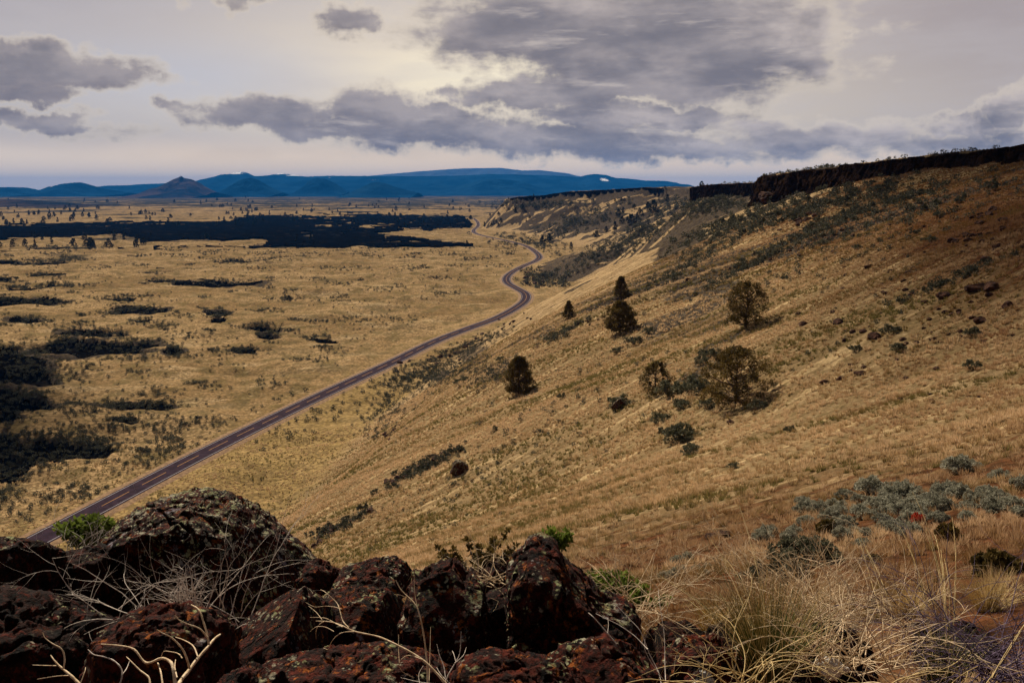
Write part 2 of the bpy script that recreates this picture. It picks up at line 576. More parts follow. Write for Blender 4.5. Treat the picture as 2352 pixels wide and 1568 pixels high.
def ground_mat():
    m, n = material('dry_grass_ground')
    pos = n.n('ShaderNodeNewGeometry').outputs['Position']
    sl = n.attr('slopem').outputs['Fac']; ru = n.attr('rust').outputs['Fac']; dk = n.attr('dark').outputs['Fac']; gr = n.attr('green').outputs['Fac']
    # plain straw
    big = n.noise(pos, 0.012, 4, .6)
    med = n.noise(n.v('MULTIPLY', pos, (1, .6, 1)), 0.09, 5, .6)
    fin = n.noise(pos, 0.55, 6, .75)
    pl = n.mix(n.ss(big, .38, .62), (0.32, 0.200, 0.095), (0.49, 0.322, 0.165))
    pl = n.mix(n.ss(med, .46, .62, 0, .7), pl, (0.14, 0.11, 0.045))
    pl = n.mix(n.ss(n.noise(n.v('MULTIPLY', pos, (.5, 1, 1)), .045, 6, .65), .54, .68, 0, .7), pl, (0.64, 0.455, 0.26))
    pl = n.mix(n.ss(fin, .50, .64, 0, .8), pl, (0.055, 0.048, 0.022))
    pl = n.mix(n.ss(n.noise(pos, .30, 4, .6), .58, .70, 0, .5), pl, (0.58, 0.44, 0.25))
    pl = n.mix(n.ss(gr, .1, .9, 0, .8), pl, n.mix(n.ss(n.noise(pos, .22, 5, .65), .38, .62), (0.44, 0.295, 0.125), (0.33, 0.225, 0.085)))
    vv = n.vor(n.v('MULTIPLY', pos, (1, 1, 0)), .75); vw = n.vor(n.v('MULTIPLY', pos, (1, 1, 0)), .22)
    pl = n.mix(n.ss(vv, .30, .72, 0, .62), pl, (0.115, 0.078, 0.036))
    pl = n.mix(n.ss(vw, .34, .70, 0, .25), pl, (0.13, 0.09, 0.045))
    pl = n.mix(mul(n, n.ss(n.noise(n.v('MULTIPLY', pos, (.45, 1, 1)), .028, 6, .7), .56, .66), .55), pl, (0.11, 0.085, 0.045))
    # slope straw with streaks down the fall line
    q = n.n('ShaderNodeMapping', Vector=pos, Rotation=(0, 0, -0.34)).outputs[0]
    stv = n.v('MULTIPLY', q, (.045, .5, .05))
    st = n.noise(stv, 1.0, 6, .62, .4)
    st2 = n.noise(n.v('MULTIPLY', q, (.16, 1.6, .2)), 1.0, 5, .6, .3)
    tf = n.noise(pos, 2.6, 4, .65)
    so = n.mix(n.ss(st, .36, .64), (0.26, 0.172, 0.09), (0.45, 0.30, 0.165))
    so = n.mix(n.ss(st2, .55, .72, 0, .6), so, (0.56, 0.41, 0.24))
    so = n.mix(n.ss(tf, .50, .66, 0, .6), so, (0.09, 0.075, 0.028))
    so = n.mix(n.ss(n.noise(pos, .7, 6, .75), .50, .64, 0, .7), so, (0.085, 0.07, 0.028))
    so = n.mix(n.ss(n.noise(n.v('ADD', pos, (50, 9, 3)), .6, 5, .7), .55, .66, 0, .5), so, (0.66, 0.49, 0.29))
    so = n.mix(n.ss(n.noise(pos, .14, 4, .6), .56, .7, 0, .5), so, (0.20, 0.13, 0.07))
    cv = n.attr('cover').outputs['Fac']
    duff = n.mix(n.ss(n.noise(pos, 3.0, 4, .7), .4, .62), (0.060, 0.042, 0.016), (0.20, 0.135, 0.062))
    so = n.mix(mul(n, cv, .48), so, duff)
    so = n.mix(n.ss(st, .53, .66, 0, .75), so, n.mix(n.ss(tf, .4, .6), (0.62, 0.45, 0.25), (0.36, 0.25, 0.12)))
    soil = n.mix(n.ss(n.noise(pos, 1.7, 5, .7), .4, .65), (0.034, 0.012, 0.006), (0.125, 0.046, 0.020))
    so = n.mix(n.ss(n.m('ADD', ru, mul(n, n.m('SUBTRACT', n.noise(stv, 2.2, 5, .6), .5), 1.2)), .25, .75, 0, .92), so, soil)
    col = n.mix(sl, pl, so)
    brush = n.mix(n.ss(n.noise(pos, .55, 5, .7), .42, .64), (0.018, 0.015, 0.016), (0.085, 0.07, 0.055))
    dkn = n.ss(n.m('ADD', dk, mul(n, n.m('SUBTRACT', n.noise(pos, .35, 5, .7), .5), .9)), .38, .62, 0, .9)
    col = n.mix(dkn, col, brush)
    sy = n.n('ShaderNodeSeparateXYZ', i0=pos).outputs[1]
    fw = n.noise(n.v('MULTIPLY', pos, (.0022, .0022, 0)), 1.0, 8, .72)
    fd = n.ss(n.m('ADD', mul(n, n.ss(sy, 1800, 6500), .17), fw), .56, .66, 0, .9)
    col = n.mix(fd, col, (0.018, 0.022, 0.020))  # far plain: dark forest tone, cloud shade mixed into the same colour
    bmp = n.m('ADD', n.noise(pos, 1.4, 6, .7), mul(n, n.noise(pos, .25, 4), 2.0))
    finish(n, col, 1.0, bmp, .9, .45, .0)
    return m


def lava_mat():
    m, n = material('black_lava')
    pos = n.n('ShaderNodeNewGeometry').outputs['Position']
    a = n.noise(pos, .35, 6, .7); b = n.noise(n.v('MULTIPLY', pos, (.012, .03, 1)), 1.0, 4, .6)
    col = n.mix(n.ss(a, .4, .7), (0.001, 0.001, 0.0015), (0.008, 0.007, 0.006))
    b2 = n.noise(n.v('MULTIPLY', pos, (.02, .05, 1)), 1.0, 6, .7)
    col = n.mix(n.ss(b, .58, .70, 0, .3), col, (0.045, 0.035, 0.028))
    col = n.mix(n.ss(b2, .62, .70, 0, .6), col, (0.13, 0.105, 0.06))
    finish(n, col, 1.0, n.noise(pos, .5, 6, .75), .8, .9, 0.0)
    return m


def rock_mat(name, lichen=0.5, red=0.5, white=None):
    m, n = material(name)
    pos = n.n('ShaderNodeTexCoord').outputs['Object']
    geo = n.n('ShaderNodeNewGeometry')
    up = n.n('ShaderNodeSeparateXYZ', i0=geo.outputs['Normal']).outputs[2]
    base = n.mix(n.ss(n.noise(pos, 7, 8, .75), .42, .62), (0.0025, 0.001, 0.001), (0.030, 0.008, 0.005))
    base = n.mix(n.ss(n.noise(pos, 17, 6, .76), .53 - .06 * red, .66, 0, .85), base, (0.15, 0.022, 0.010))
    base = n.mix(n.ss(n.noise(n.v('ADD', pos, (9, 3, 1)), 13, 5, .7), .57, .66, 0, min(1, .8 * red)), base, (0.36, 0.10, 0.016))
    wp = n.v('ADD', pos, n.v('SCALE', n.n('ShaderNodeTexNoise', Vector=pos, Scale=22.0, Detail=3.0).outputs['Color'], .05))
    zone = n.ss(n.noise(n.v('ADD', pos, (4, 7, 2)), 2.3, 4, .6), .44, .60)
    v1 = n.vor(wp, 15); v2 = n.vor(wp, 34)
    lm = n.m('MAXIMUM', n.ss(v1, .36, .26), mul(n, n.ss(v2, .36, .24), .9))
    pick = n.noise(n.v('ADD', pos, (1, 5, 8)), 7, 4, .65)
    tops = n.ss(up, .35, .85, 0, .07)
    lm = mul(n, lm, n.ss(n.m('ADD', n.m('ADD', pick, tops), mul(n, zone, .10)), .64 - .11 * lichen, .76 - .11 * lichen))
    patch = n.ss(n.m('ADD', n.noise(n.v('ADD', pos, (2, 2, 6)), 3.2, 6, .72), tops), .70 - .08 * lichen, .74 - .08 * lichen, 0, .8)
    lm = n.m('MAXIMUM', lm, mul(n, patch, n.ss(n.noise(pos, 40, 3, .7), .38, .56)))
    lc = n.mix(n.ss(n.noise(pos, 6, 3), .4, .6), (0.36, 0.37, 0.18), (0.50, 0.46, 0.34))
    lc = n.mix(n.ss(n.noise(pos, 3, 2), .60, .66), lc, (0.30, 0.27, 0.31))
    col = n.mix(mul(n, lm, .92), base, lc)
    if white:
        l = n.v('LENGTH', n.v('MULTIPLY', n.v('SUBTRACT', pos, white[:3]), (1 / white[3], .8, 1 / white[4])))
        l = n.m('ADD', l, mul(n, n.m('SUBTRACT', n.noise(pos, 24, 4, .65), .5), 1.5))
        col = n.mix(n.ss(l, 1.0, .8), col, (0.85, 0.84, 0.82))
    bmp = n.m('ADD', n.noise(pos, 14, 8, .72), mul(n, n.m('MINIMUM', n.vor(wp, 26), .4), .8))
    bmp = n.m('ADD', bmp, mul(n, n.noise(pos, 60, 4, .7), .35))
    finish(n, col, .9, bmp, 1.0, .06, .12)
    return m


def leaf_mat(name, c1, c2, trans=.25, scale=1.2):
    m, n = material(name)
    t = n.attr('tint').outputs['Fac']
    pos = n.n('ShaderNodeTexCoord').outputs['Object']
    ri = n.n('ShaderNodeObjectInfo').outputs['Random']
    col = n.mix(n.ss(n.m('ADD', mul(n, t, .75), mul(n, n.noise(pos, scale, 3), .5)), .2, .95), c1, c2)
    col = n.mix(mul(n, ri, .25), col, tuple(v * .6 for v in c1))
    finish(n, col, .8, trans=trans, spec=.15)
    return m


def plain_mat(name, c1, c2, scale=8.0, rough=.85, spec=.2, bs=.5, bd=.01):
    m, n = material(name)
    pos = n.n('ShaderNodeTexCoord').outputs['Object']
    a = n.noise(pos, scale, 5, .65)
    finish(n, n.mix(n.ss(a, .35, .65), c1, c2), rough, a, bs, bd, spec)
    return m


M = {}
M['ground'] = ground_mat()
M['lava'] = lava_mat()
M['rock'] = rock_mat('lichen_basalt', .55, 1.1)
M['rock_dark'] = rock_mat('dark_basalt', -.3, .2)
M['rock_red'] = rock_mat('rusty_basalt', .15, 1.7)
M['rock_pale'] = rock_mat('lichened_basalt', 1.2, .9)
M['cliff'] = plain_mat('rimrock_basalt', (0.006, 0.004, 0.003), (0.032, 0.018, 0.012), .5, 1.0, .0, 1.0, .5)
M['boulder'] = plain_mat('boulder_basalt', (0.020, 0.010, 0.008), (0.10, 0.045, 0.028), 2.2, .95, .1, 1.0, .15)
M['juniper'] = leaf_mat('juniper_leaves', (0.032, 0.026, 0.008), (0.20, 0.135, 0.038), .2)
M['juniper_far'] = leaf_mat('juniper_leaves_far', (0.016, 0.018, 0.008), (0.055, 0.055, 0.018), .15)
M['bark'] = plain_mat('juniper_bark', (0.05, 0.028, 0.018), (0.12, 0.075, 0.05), 6)
M['sage'] = leaf_mat('sage_leaves', (0.15, 0.145, 0.10), (0.50, 0.475, 0.37), .2, 3)
M['sagefar'] = leaf_mat('brush_leaves', (0.030, 0.030, 0.018), (0.13, 0.125, 0.085), .2, 3)
M['midbrush'] = leaf_mat('mid_brush_leaves', (0.04, 0.042, 0.024), (0.20, 0.19, 0.12), .2, 3)
M['greenbush'] = leaf_mat('green_leaves', (0.07, 0.10, 0.015), (0.24, 0.30, 0.05), .3, 3)
M['twig'] = plain_mat('dry_twig', (0.50, 0.35, 0.20), (0.80, 0.62, 0.42), 30, .75)
M['twig_grey'] = plain_mat('grey_twig', (0.42, 0.34, 0.28), (0.74, 0.64, 0.56), 30, .75)
M['twig_purple'] = plain_mat('purple_twig', (0.045, 0.032, 0.06), (0.16, 0.11, 0.17), 20, .8)
M['straw'] = plain_mat('straw_stalk', (0.50, 0.35, 0.14), (0.72, 0.54, 0.27), 20, .7)
M['deadwood'] = plain_mat('dead_wood', (0.09, 0.055, 0.04), (0.17, 0.12, 0.09), 6)


def grass_mat():
    m, n = material('bunch_grass')
    t = n.attr('tint').outputs['Fac']; tip = n.attr('tip').outputs['Fac']
    rr = n.attr('rusty').outputs['Fac']
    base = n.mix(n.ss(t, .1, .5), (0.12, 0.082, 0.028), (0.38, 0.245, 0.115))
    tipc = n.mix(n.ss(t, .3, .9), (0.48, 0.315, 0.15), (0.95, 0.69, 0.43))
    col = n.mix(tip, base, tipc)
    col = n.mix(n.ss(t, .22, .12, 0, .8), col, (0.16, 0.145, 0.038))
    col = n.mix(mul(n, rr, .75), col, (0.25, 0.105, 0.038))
    finish(n, col, .85, trans=.3, spec=.1)
    return m


M['grass'] = grass_mat()


# ------------------------------------------------------------------ terrain mesh
def build_ground():
    A = np.radians(36.0)
    th = np.linspace(-A, A, 1000)
    side = np.radians(np.concatenate([np.linspace(36, 60, 60)[1:], np.linspace(60, 180, 60)[1:]]))
    th = np.concatenate([-side[::-1], th, side])[1:]
    ra = [0.6]
    while ra[-1] < 44000:
        r = ra[-1]
        q = 1.014 if r < 9 else (1.0048 if r < 1400 else (1.0070 if r < 5000 else 1.02))
        ra.append(r * q)
    ra = np.array(ra)
    nr, nt = len(ra), len(th)
    Rg, T = np.meshgrid(ra, th, indexing='ij')
    x = (Rg * np.sin(T)).ravel(); y = (Rg * np.cos(T)).ravel()
    z = height(x, y)
    # kept under the road
    d = road_dist(x, y)
    k = 1 - sst(np.abs(d), 5.2, 10.0)
    z = z * (1 - k) + (-0.25) * k * 1.0
    z -= (Rg.ravel() / 1000.0) ** 2 * 0.0
    _, t, xr = base_h(x, y)
    slopem = sst(t, -0.02, 0.06)
    r = Rg.ravel()
    # rust: bare cinder soil to the right and close to the camera
    az_ = np.degrees(np.arctan2(x, y))
    rust = sst(x, 28, 85) * (1 - sst(r, 170, 330)) * .75 + .70 * (1 - sst(r, 25, 80)) + .25 * sst(x - 0.33 * y, -5, 30) * (y < 140)
    dk = np.zeros_like(x)
    q = y + 0.35 * x
    fb = fbm2(x / 38, q / 13, 5, 41)
    sel = slopem > 0
    dk += sst(fb, .52, .66) * .80 * sst(t, .12, .3) * sst(r, 90, 260)
    dk += slopem * sst(y, 430, 560) * sst(fbm2(x / 70, q / 15, 5, 43), .42, .58) * .95 * sst(t, .02, .12)
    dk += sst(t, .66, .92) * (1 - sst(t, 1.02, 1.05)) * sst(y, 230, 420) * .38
    # gravel verge of the road
    n1 = fbm2(x / 200, y / 120, 4, 51)
    dk += (1 - slopem) * sst(n1, .60, .68) * .35
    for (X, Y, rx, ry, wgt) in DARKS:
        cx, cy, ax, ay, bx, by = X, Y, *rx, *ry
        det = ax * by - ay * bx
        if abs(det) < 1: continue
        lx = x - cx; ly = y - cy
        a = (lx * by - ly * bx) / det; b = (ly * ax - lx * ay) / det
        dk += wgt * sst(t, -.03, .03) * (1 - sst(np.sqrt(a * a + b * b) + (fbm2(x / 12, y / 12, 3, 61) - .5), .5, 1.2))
    for e in LAVAP:
        R = 2.0 * max(math.hypot(e[2], e[3]), math.hypot(e[4], e[5]))
        si = np.nonzero((np.abs(x - e[0]) < R) & (np.abs(y - e[1]) < R))[0]
        l = lava_r(x[si], y[si], e)
        dk[si] += .62 * (1 - sst(l, .75, 1.35))
    lf = np.zeros_like(x)
    fs = np.nonzero((y > 900) & (y < 3500) & (x < 0))[0]
    for ox, oy in ((0, 0), (25, 0), (-25, 0), (0, 60), (0, -60), (0, -120)):
        lf[fs] += lava_flow_mask(x[fs] + ox, y[fs] + oy)
    dk += lf / 6.0 * .55
    green = (1 - sst(np.abs(d + 0), 3, 26)) * .35 + sst(d, -2, 8) * (1 - sst(slopem, .2, 1)) * (1 - sst(y, 330, 480)) + (1 - slopem) * (1 - sst(y, 150, 300)) * .4
    # far plain: lava flow
    far = r > 900
    idx = np.arange(nr * nt).reshape(nr, nt)
    a = idx[:-1, :-1].ravel(); b = idx[:-1, 1:].ravel(); c = idx[1:, 1:].ravel(); dd = idx[1:, :-1].ravel()
    Fc = np.stack([a, b, c, dd], 1)
    V = np.stack([x, y, z], 1)
    # vertex masks of the black lava flow and the hollows
    lm = lava_flow_mask(x, y)
    pm = np.full(len(x), -1, int)
    for i, e in enumerate(LAVAP):
        R = 1.4 * max(math.hypot(e[2], e[3]), math.hypot(e[4], e[5]))
        s_ = (np.abs(x - e[0]) < R) & (np.abs(y - e[1]) < R) & (pm < 0)
        si = np.nonzero(s_)[0]
        l = lava_r(x[si], y[si], e)
        pm[si[l < .86]] = i
    pm[np.abs(d) < 10] = -1
    lm = lm & (np.abs(d) > 9)
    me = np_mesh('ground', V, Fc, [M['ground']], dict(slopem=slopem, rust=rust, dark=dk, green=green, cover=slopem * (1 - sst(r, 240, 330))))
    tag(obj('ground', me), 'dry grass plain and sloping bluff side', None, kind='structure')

    def sub(name, vm, lift, label, cat):
        fm = vm[Fc].sum(1) >= 3
        f = Fc[fm]
        if len(f) < 4: return
        u, inv = np.unique(f.ravel(), return_inverse=True)
        vv = V[u].copy()
        vv[:, 2] += lift(vv[:, 0], vv[:, 1])
        me = np_mesh(name, vv, inv.reshape(-1, 4), [M['lava']])
        o = obj(name, me)
        tag(o, label, None, kind='structure')
    sub('lava_flow', lm, lambda x, y: 0.3 + 5.0 * fbm2(x / 30, y / 22, 5, 71) ** 2 + 1.2 * fbm2(x / 7, y / 7, 3, 72), 'long black lava flow crossing the plain below the bluff', None)
    for i in range(len(LAVAP)):
        sub('lava_hollow', pm == i, lambda x, y: 0.15 + 0.9 * fbm2(x / 3.5, y / 3.5, 4, 73), 'dark hollow of lava rubble sunk in the tan grass plain', None)


def lava_flow_mask(x, y):
    # control: lower and upper edge of the flow in the photograph, as distance over azimuth
    lo = [(-400, 552), (0, 546), (130, 546), (264, 535), (328, 553), (586, 551), (644, 562), (820, 564), (880, 562), (886, 534), (930, 530), (1084, 523), (1120, 524)]
    up = [(-400, 520), (0, 517), (250, 514), (527, 510), (557, 497), (850, 492), (1043, 496), (1070, 503), (1084, 516), (1120, 524)]
    tl = [(600, 566), (880, 567), (1000, 567), (1090, 564)]
    tu = [(600, 565), (860, 545), (900, 541), (1000, 553), (1090, 563)]
    az_ = x / np.maximum(y, 1)

    def conv(L):
        h = np.array([plane_hit(a, b) for a, b in L])
        o = np.argsort(h[:, 0] / h[:, 1])
        return (h[o, 0] / h[o, 1], np.hypot(h[o, 0], h[o, 1]))
    la, lr = conv(lo); ua, ur = conv(up); ta, tr_ = conv(tl); va, vr = conv(tu)
    r = np.hypot(x, y)
    l = np.interp(az_, la, np.log(lr)); u = np.interp(az_, ua, np.log(ur))
    l2 = np.interp(az_, ta, np.log(tr_)); u2 = np.interp(az_, va, np.log(vr))
    n = fbm2(x / 130, y / 130, 6, 81, .6) - .5
    n2 = fbm2(x / 45, y / 45, 4, 84) - .5
    lr_ = np.log(np.maximum(r, 1))
    m = (lr_ > l + n * .22 + n2 * .08) & (lr_ < u + n2 * .22 + n * .3)
    m |= (lr_ > l2 + n * .05) & (lr_ < u2 + n2 * .06)
    m &= (az_ < -.035) & (az_ > -.9) & (y > 0)
    holes = fbm2(x / 70 + 9, y / 50, 5, 88, .6)
    m &= ~((holes > .66) & (az_ > -.24))
    return m


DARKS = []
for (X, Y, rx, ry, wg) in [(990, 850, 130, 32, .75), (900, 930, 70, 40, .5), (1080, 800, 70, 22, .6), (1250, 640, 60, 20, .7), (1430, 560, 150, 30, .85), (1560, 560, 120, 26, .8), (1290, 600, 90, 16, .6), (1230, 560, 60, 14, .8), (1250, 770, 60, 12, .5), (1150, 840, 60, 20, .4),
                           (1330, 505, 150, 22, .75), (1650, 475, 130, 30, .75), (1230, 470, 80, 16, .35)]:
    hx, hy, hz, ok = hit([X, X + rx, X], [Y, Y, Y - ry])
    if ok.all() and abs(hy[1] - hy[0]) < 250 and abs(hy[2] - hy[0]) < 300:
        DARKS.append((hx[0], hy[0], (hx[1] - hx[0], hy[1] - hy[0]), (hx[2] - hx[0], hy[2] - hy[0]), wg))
build_ground()


# ------------------------------------------------------------------ road
def build_road():
    c = RD
    t = np.gradient(c, axis=0); t /= np.linalg.norm(t, axis=1)[:, None]
    nrm = np.stack([t[:, 1], -t[:, 0]], 1)
    s = np.concatenate([[0], np.cumsum(np.linalg.norm(np.diff(c, axis=0), axis=1))])
    zc = 0.10 + 0 * s

    def ribbon(offs, zs, i0=0, i1=None, skirt=False):
        i1 = i1 or len(c)
        V = []
        for o_, z_ in zip(offs, zs):
            p = c[i0:i1] + nrm[i0:i1] * o_
            V.append(np.column_stack([p, zc[i0:i1] + z_]))
        n = i1 - i0; V = np.vstack(V)
        Fc = []
        for k in range(len(offs) - 1):
            a = np.arange(n - 1) + k * n
            Fc.append(np.stack([a, a + 1, a + 1 + n, a + n], 1))
        return V, np.vstack(Fc)

    m, n = material('asphalt')
    pos = n.n('ShaderNodeNewGeometry').outputs['Position']
    col = n.mix(n.ss(n.noise(pos, .4, 5, .6), .4, .6), (0.016, 0.007, 0.015), (0.030, 0.014, 0.026))
    finish(n, col, .95, n.noise(pos, 20, 3), .3, .02, .05)
    V, Fc = ribbon([-4.3, -3.0, 0, 3.0, 4.3], [0, .05, .10, .05, 0])
    road = obj('road', np_mesh('road', V, Fc, [m]))
    tag(road, 'two lane asphalt road winding along the foot of the bluff', kind='structure')
    # gravel verge
    vm, n = material('gravel_verge')
    pos = n.n('ShaderNodeNewGeometry').outputs['Position']
    finish(n, n.mix(n.ss(n.noise(pos, .8, 5, .7), .4, .6), (0.14, 0.075, 0.035), (0.27, 0.16, 0.08)), .95, n.noise(pos, 6, 4), .6, .1)
    V, Fc = ribbon([-8.0, -6.0, -4.2, 4.2, 6.0, 8.0], [-.55, -.12, -.012, -.012, -.12, -.55])
    tag(obj('road_verge', np_mesh('road_verge', V, Fc, [vm])), 'rusty gravel shoulder either side of the road', kind='structure')
    wm = plain_mat('white_line', (0.22, 0.20, 0.22), (0.34, 0.31, 0.34), 1)
    ym = plain_mat('yellow_line', (0.30, 0.125, 0.03), (0.40, 0.18, 0.045), 1)
    for sgn in (-1, 1):
        V, Fc = ribbon([sgn * 3.52 - .12, sgn * 3.52 + .12], [.048, .048])
        obj('edge_line', np_mesh('edge_line', V, Fc, [wm]), road)
    Vs, Fs, off = [], [], 0
    for sgn in (-1,):
        i = 0
        while i < len(c) - 6:
            j = i + 4
            curve = c[i][1] > 560
            if curve: j = i + 6
            V, Fc = ribbon([-.12, .12], [.115, .115], i, min(j + 1, len(c)))
            Vs.append(V); Fs.append(Fc + off); off += len(V)
            i = j if curve else j + 2
    obj('centre_line', np_mesh('centre_line', np.vstack(Vs), np.vstack(Fs), [ym]), road)


build_road()


# ------------------------------------------------------------------ rimrock cliffs
def build_rim(name, y0, y1, label, hmul=1.0):
    ys = np.arange(y0, y1, 0.45)
    # follow the true lip of the terrain
    xs = np.zeros(len(ys))
    for i in range(3):
        _, t, xr = base_h(xs, ys); xs = xr
    zt = height(xs + 2.5, ys, True)
    zb = height(xs - 3.0, ys, True) - 1.2
    nl = 26
    f = np.linspace(0, 1, nl)
    X, Z, Y = [], [], []
    for k in range(nl):
        z = zb + (zt + .25 - zb) * f[k]
        col = fbm2(ys / 3.2, z / 9, 3, 101) - .5
        blk = np.floor(fbm2(ys / 2.1, z / 4.5, 2, 102) * 7) / 7 - .5
        big = fbm2(ys / 16, z / 20, 3, 103) - .5
        off = -2.2 + (1 - f[k]) * -1.9 + col * 2.6 + blk * 2.4 + big * 7
        if k >= nl - 2: off = off + (3 if k == nl - 2 else 7.0)
        X.append(xs + off * hmul); Y.append(ys + (fbm2(ys / 4, z / 4, 2, 104) - .5) * 1.2)
        Z.append(z + (fbm2(ys / 5, ys * 0 + k, 3, 105) - .5) * 2.0 * (k > nl - 8) - (4.0 if k == nl - 1 else 0))
    V = np.stack([np.stack(X, 1).ravel(), np.stack(Y, 1).ravel(), np.stack(Z, 1).ravel()], 1)
    n = len(ys)
    idx = np.arange(n * nl).reshape(n, nl)
    Fc = np.stack([idx[:-1, :-1].ravel(), idx[:-1, 1:].ravel(), idx[1:, 1:].ravel(), idx[1:, :-1].ravel()], 1)
    o = obj(name, np_mesh(name, V, Fc, [M['cliff']], smooth=False))
    tag(o, label, kind='structure')


build_rim('rimrock_cliff', 60, 404, 'dark basalt rimrock wall along the top of the near bluff')
build_rim('rimrock_cliff', 560, 870, 'lower dark rimrock band beyond the notch in the bluff')
build_rim('rimrock_cliff', 1700, 2060, 'distant rimrock band on the far mesa', 1.0)

# ------------------------------------------------------------------ mountains
MP = np.array([-90, 11.])


def mountain_mat(name, c1, c2):
    m, n = material(name)
    pos = n.n('ShaderNodeNewGeometry').outputs['Position']
    sn = n.attr('snow').outputs['Fac']
    col = n.mix(n.ss(n.noise(pos, .0018, 6, .65), .4, .6), c1, c2)
    col = n.mix(n.ss(n.m('ADD', sn, mul(n, n.m('SUBTRACT', n.noise(n.v('MULTIPLY', pos, (1, .25, 1)), .028, 6, .8), .5), 2.6)), .55, .66), col, (0.85, 0.85, 0.85))
    finish(n, col, 1.0, n.noise(pos, .004, 6, .7), 1.0, 60, .0)
    return m


M['mt_forest_haze'] = mountain_mat('hazy_forest_mountain', (0.004, 0.022, 0.055), (0.010, 0.040, 0.085))  # forest tone with blue haze and cloud shade put into the colour
M['mt_brown'] = mountain_mat('brown_butte', (0.014, 0.018, 0.026), (0.065, 0.045, 0.042))
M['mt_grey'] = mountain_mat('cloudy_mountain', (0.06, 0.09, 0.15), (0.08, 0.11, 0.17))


def mountain(name, label, prof, D, mat, depth, snow=(), rough=1.0, seed=1):
    prof = sorted(prof)
    xs = np.array([p[0] for p in prof], float)
    n = max(60, int((xs[-1] - xs[0]) * 1.2))
    X = np.linspace(xs[0], xs[-1], n)
    Yp = np.interp(X, xs, [p[1] for p in prof])
    k = np.ones(5) / 5
    Yp = np.convolve(np.pad(Yp, 2, mode='edge'), k, mode='valid')
    dx, dy, dz = pxray(X, Yp)
    wx = dx / dy * D; wz = EYE + dz / dy * D
    wz = np.maximum(wz, 2)
    hmax = wz.max()
    ns = 46
    sv = np.concatenate([np.linspace(-1, 0, 32), np.linspace(0, 1, 16)[1:]])
    V = []; S = []
    for s in sv:
        a = abs(s)
        fall = (1 - a) ** 1.25
        y = D + s * depth
        gl = fbm2(wx / (depth * .28), np.full_like(wx, s * 3.0), 5, seed) - .5
        z = wz * fall * (1 + gl * 1.25 * rough * math.sin(math.pi * min(a * 1.15, 1))) - 12 * (a > .99)
        z = z + (fbm2(wx / 60, np.full_like(wx, s * depth / 60), 3, seed + 5) - .5) * D * 0.00035 * (1 - a)
        xx = wx * (y / D) if False else wx + (wx - wx.mean()) * 0.0
        V.append(np.stack([xx, np.full_like(wx, y), z], 1))
        sn = np.zeros_like(wx)
        for (cx, cy, rx, ry, wgt) in snow:
            px = X; fy = HOR - (z - EYE) / D * F
            sn += wgt * np.clip(1.3 - np.sqrt(((px - cx) / rx) ** 2 + ((fy / K - cy) / ry) ** 2), 0, 1) * (s <= 0.02)
        S.append(sn)
    V = np.vstack(V)
    m_ = len(sv)
    idx = np.arange(m_ * n).reshape(m_, n)
    Fc = np.stack([idx[:-1, :-1].ravel(), idx[:-1, 1:].ravel(), idx[1:, 1:].ravel(), idx[1:, :-1].ravel()], 1)
    o = obj(name, np_mesh(name, V, Fc, [M[mat]], dict(snow=np.concatenate(S))))
    tag(o, label, kind='structure')


mountain('mountain_range', 'pale far ridge fading into the cloud base', [(560, 442), (700, 412), (850, 403), (960, 393), (1060, 386), (1150, 385), (1200, 391), (1240, 390), (1300, 397), (1340, 406), (1420, 440)], 25000, 'mt_grey', 3600, seed=3)
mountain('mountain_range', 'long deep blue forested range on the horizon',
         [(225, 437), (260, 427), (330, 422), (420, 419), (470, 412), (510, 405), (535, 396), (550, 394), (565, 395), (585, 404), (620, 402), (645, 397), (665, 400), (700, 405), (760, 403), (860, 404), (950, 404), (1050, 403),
          (1130, 399), (1180, 400), (1280, 403), (1330, 406), (1345, 402), (1365, 399), (1390, 401), (1415, 408), (1450, 410), (1480, 414), (1530, 415), (1555, 419), (1575, 428), (1610, 440)], 18500, 'mt_forest_haze', 4200,
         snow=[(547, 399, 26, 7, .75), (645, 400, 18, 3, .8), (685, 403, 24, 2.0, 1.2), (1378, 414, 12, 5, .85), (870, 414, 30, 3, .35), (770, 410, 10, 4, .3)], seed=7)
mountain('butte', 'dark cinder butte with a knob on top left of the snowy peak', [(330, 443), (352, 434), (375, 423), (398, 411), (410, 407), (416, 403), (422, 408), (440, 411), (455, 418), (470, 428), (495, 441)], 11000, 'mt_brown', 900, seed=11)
mountain('butte', 'rounded dark cone below the snowy peak', [(500, 443), (520, 432), (545, 416), (560, 409), (575, 407), (592, 412), (605, 419), (625, 432), (650, 442)], 12500, 'mt_forest_haze', 900, seed=12)
mountain('butte', 'small blue cone right of the glacier streak', [(680, 442), (700, 424), (712, 413), (728, 408), (748, 410), (770, 420), (800, 440)], 13500, 'mt_forest_haze', 1000, seed=13)
mountain('butte', 'low dark cone in the middle of the horizon', [(800, 443), (830, 430), (852, 419), (868, 417), (885, 420), (905, 428), (960, 442)], 11500, 'mt_forest_haze', 900, seed=14)
mountain('butte', 'low flat butte at the left edge', [(-90, 432), (-30, 430), (20, 429), (62, 430), (85, 435), (110, 444)], 13000, 'mt_forest_haze', 1300, seed=15)
mountain('butte', 'twin topped blue hill near the left edge', [(80, 444), (110, 431), (140, 422), (165, 419), (185, 418), (205, 423), (235, 432), (300, 442)], 13500, 'mt_forest_haze', 1100, seed=16)
mountain('butte', 'broad blue hill before the range on the right', [(1020, 443), (1060, 424), (1110, 412), (1150, 410), (1200, 416), (1240, 430), (1300, 442)], 15500, 'mt_forest_haze', 1400, seed=17)
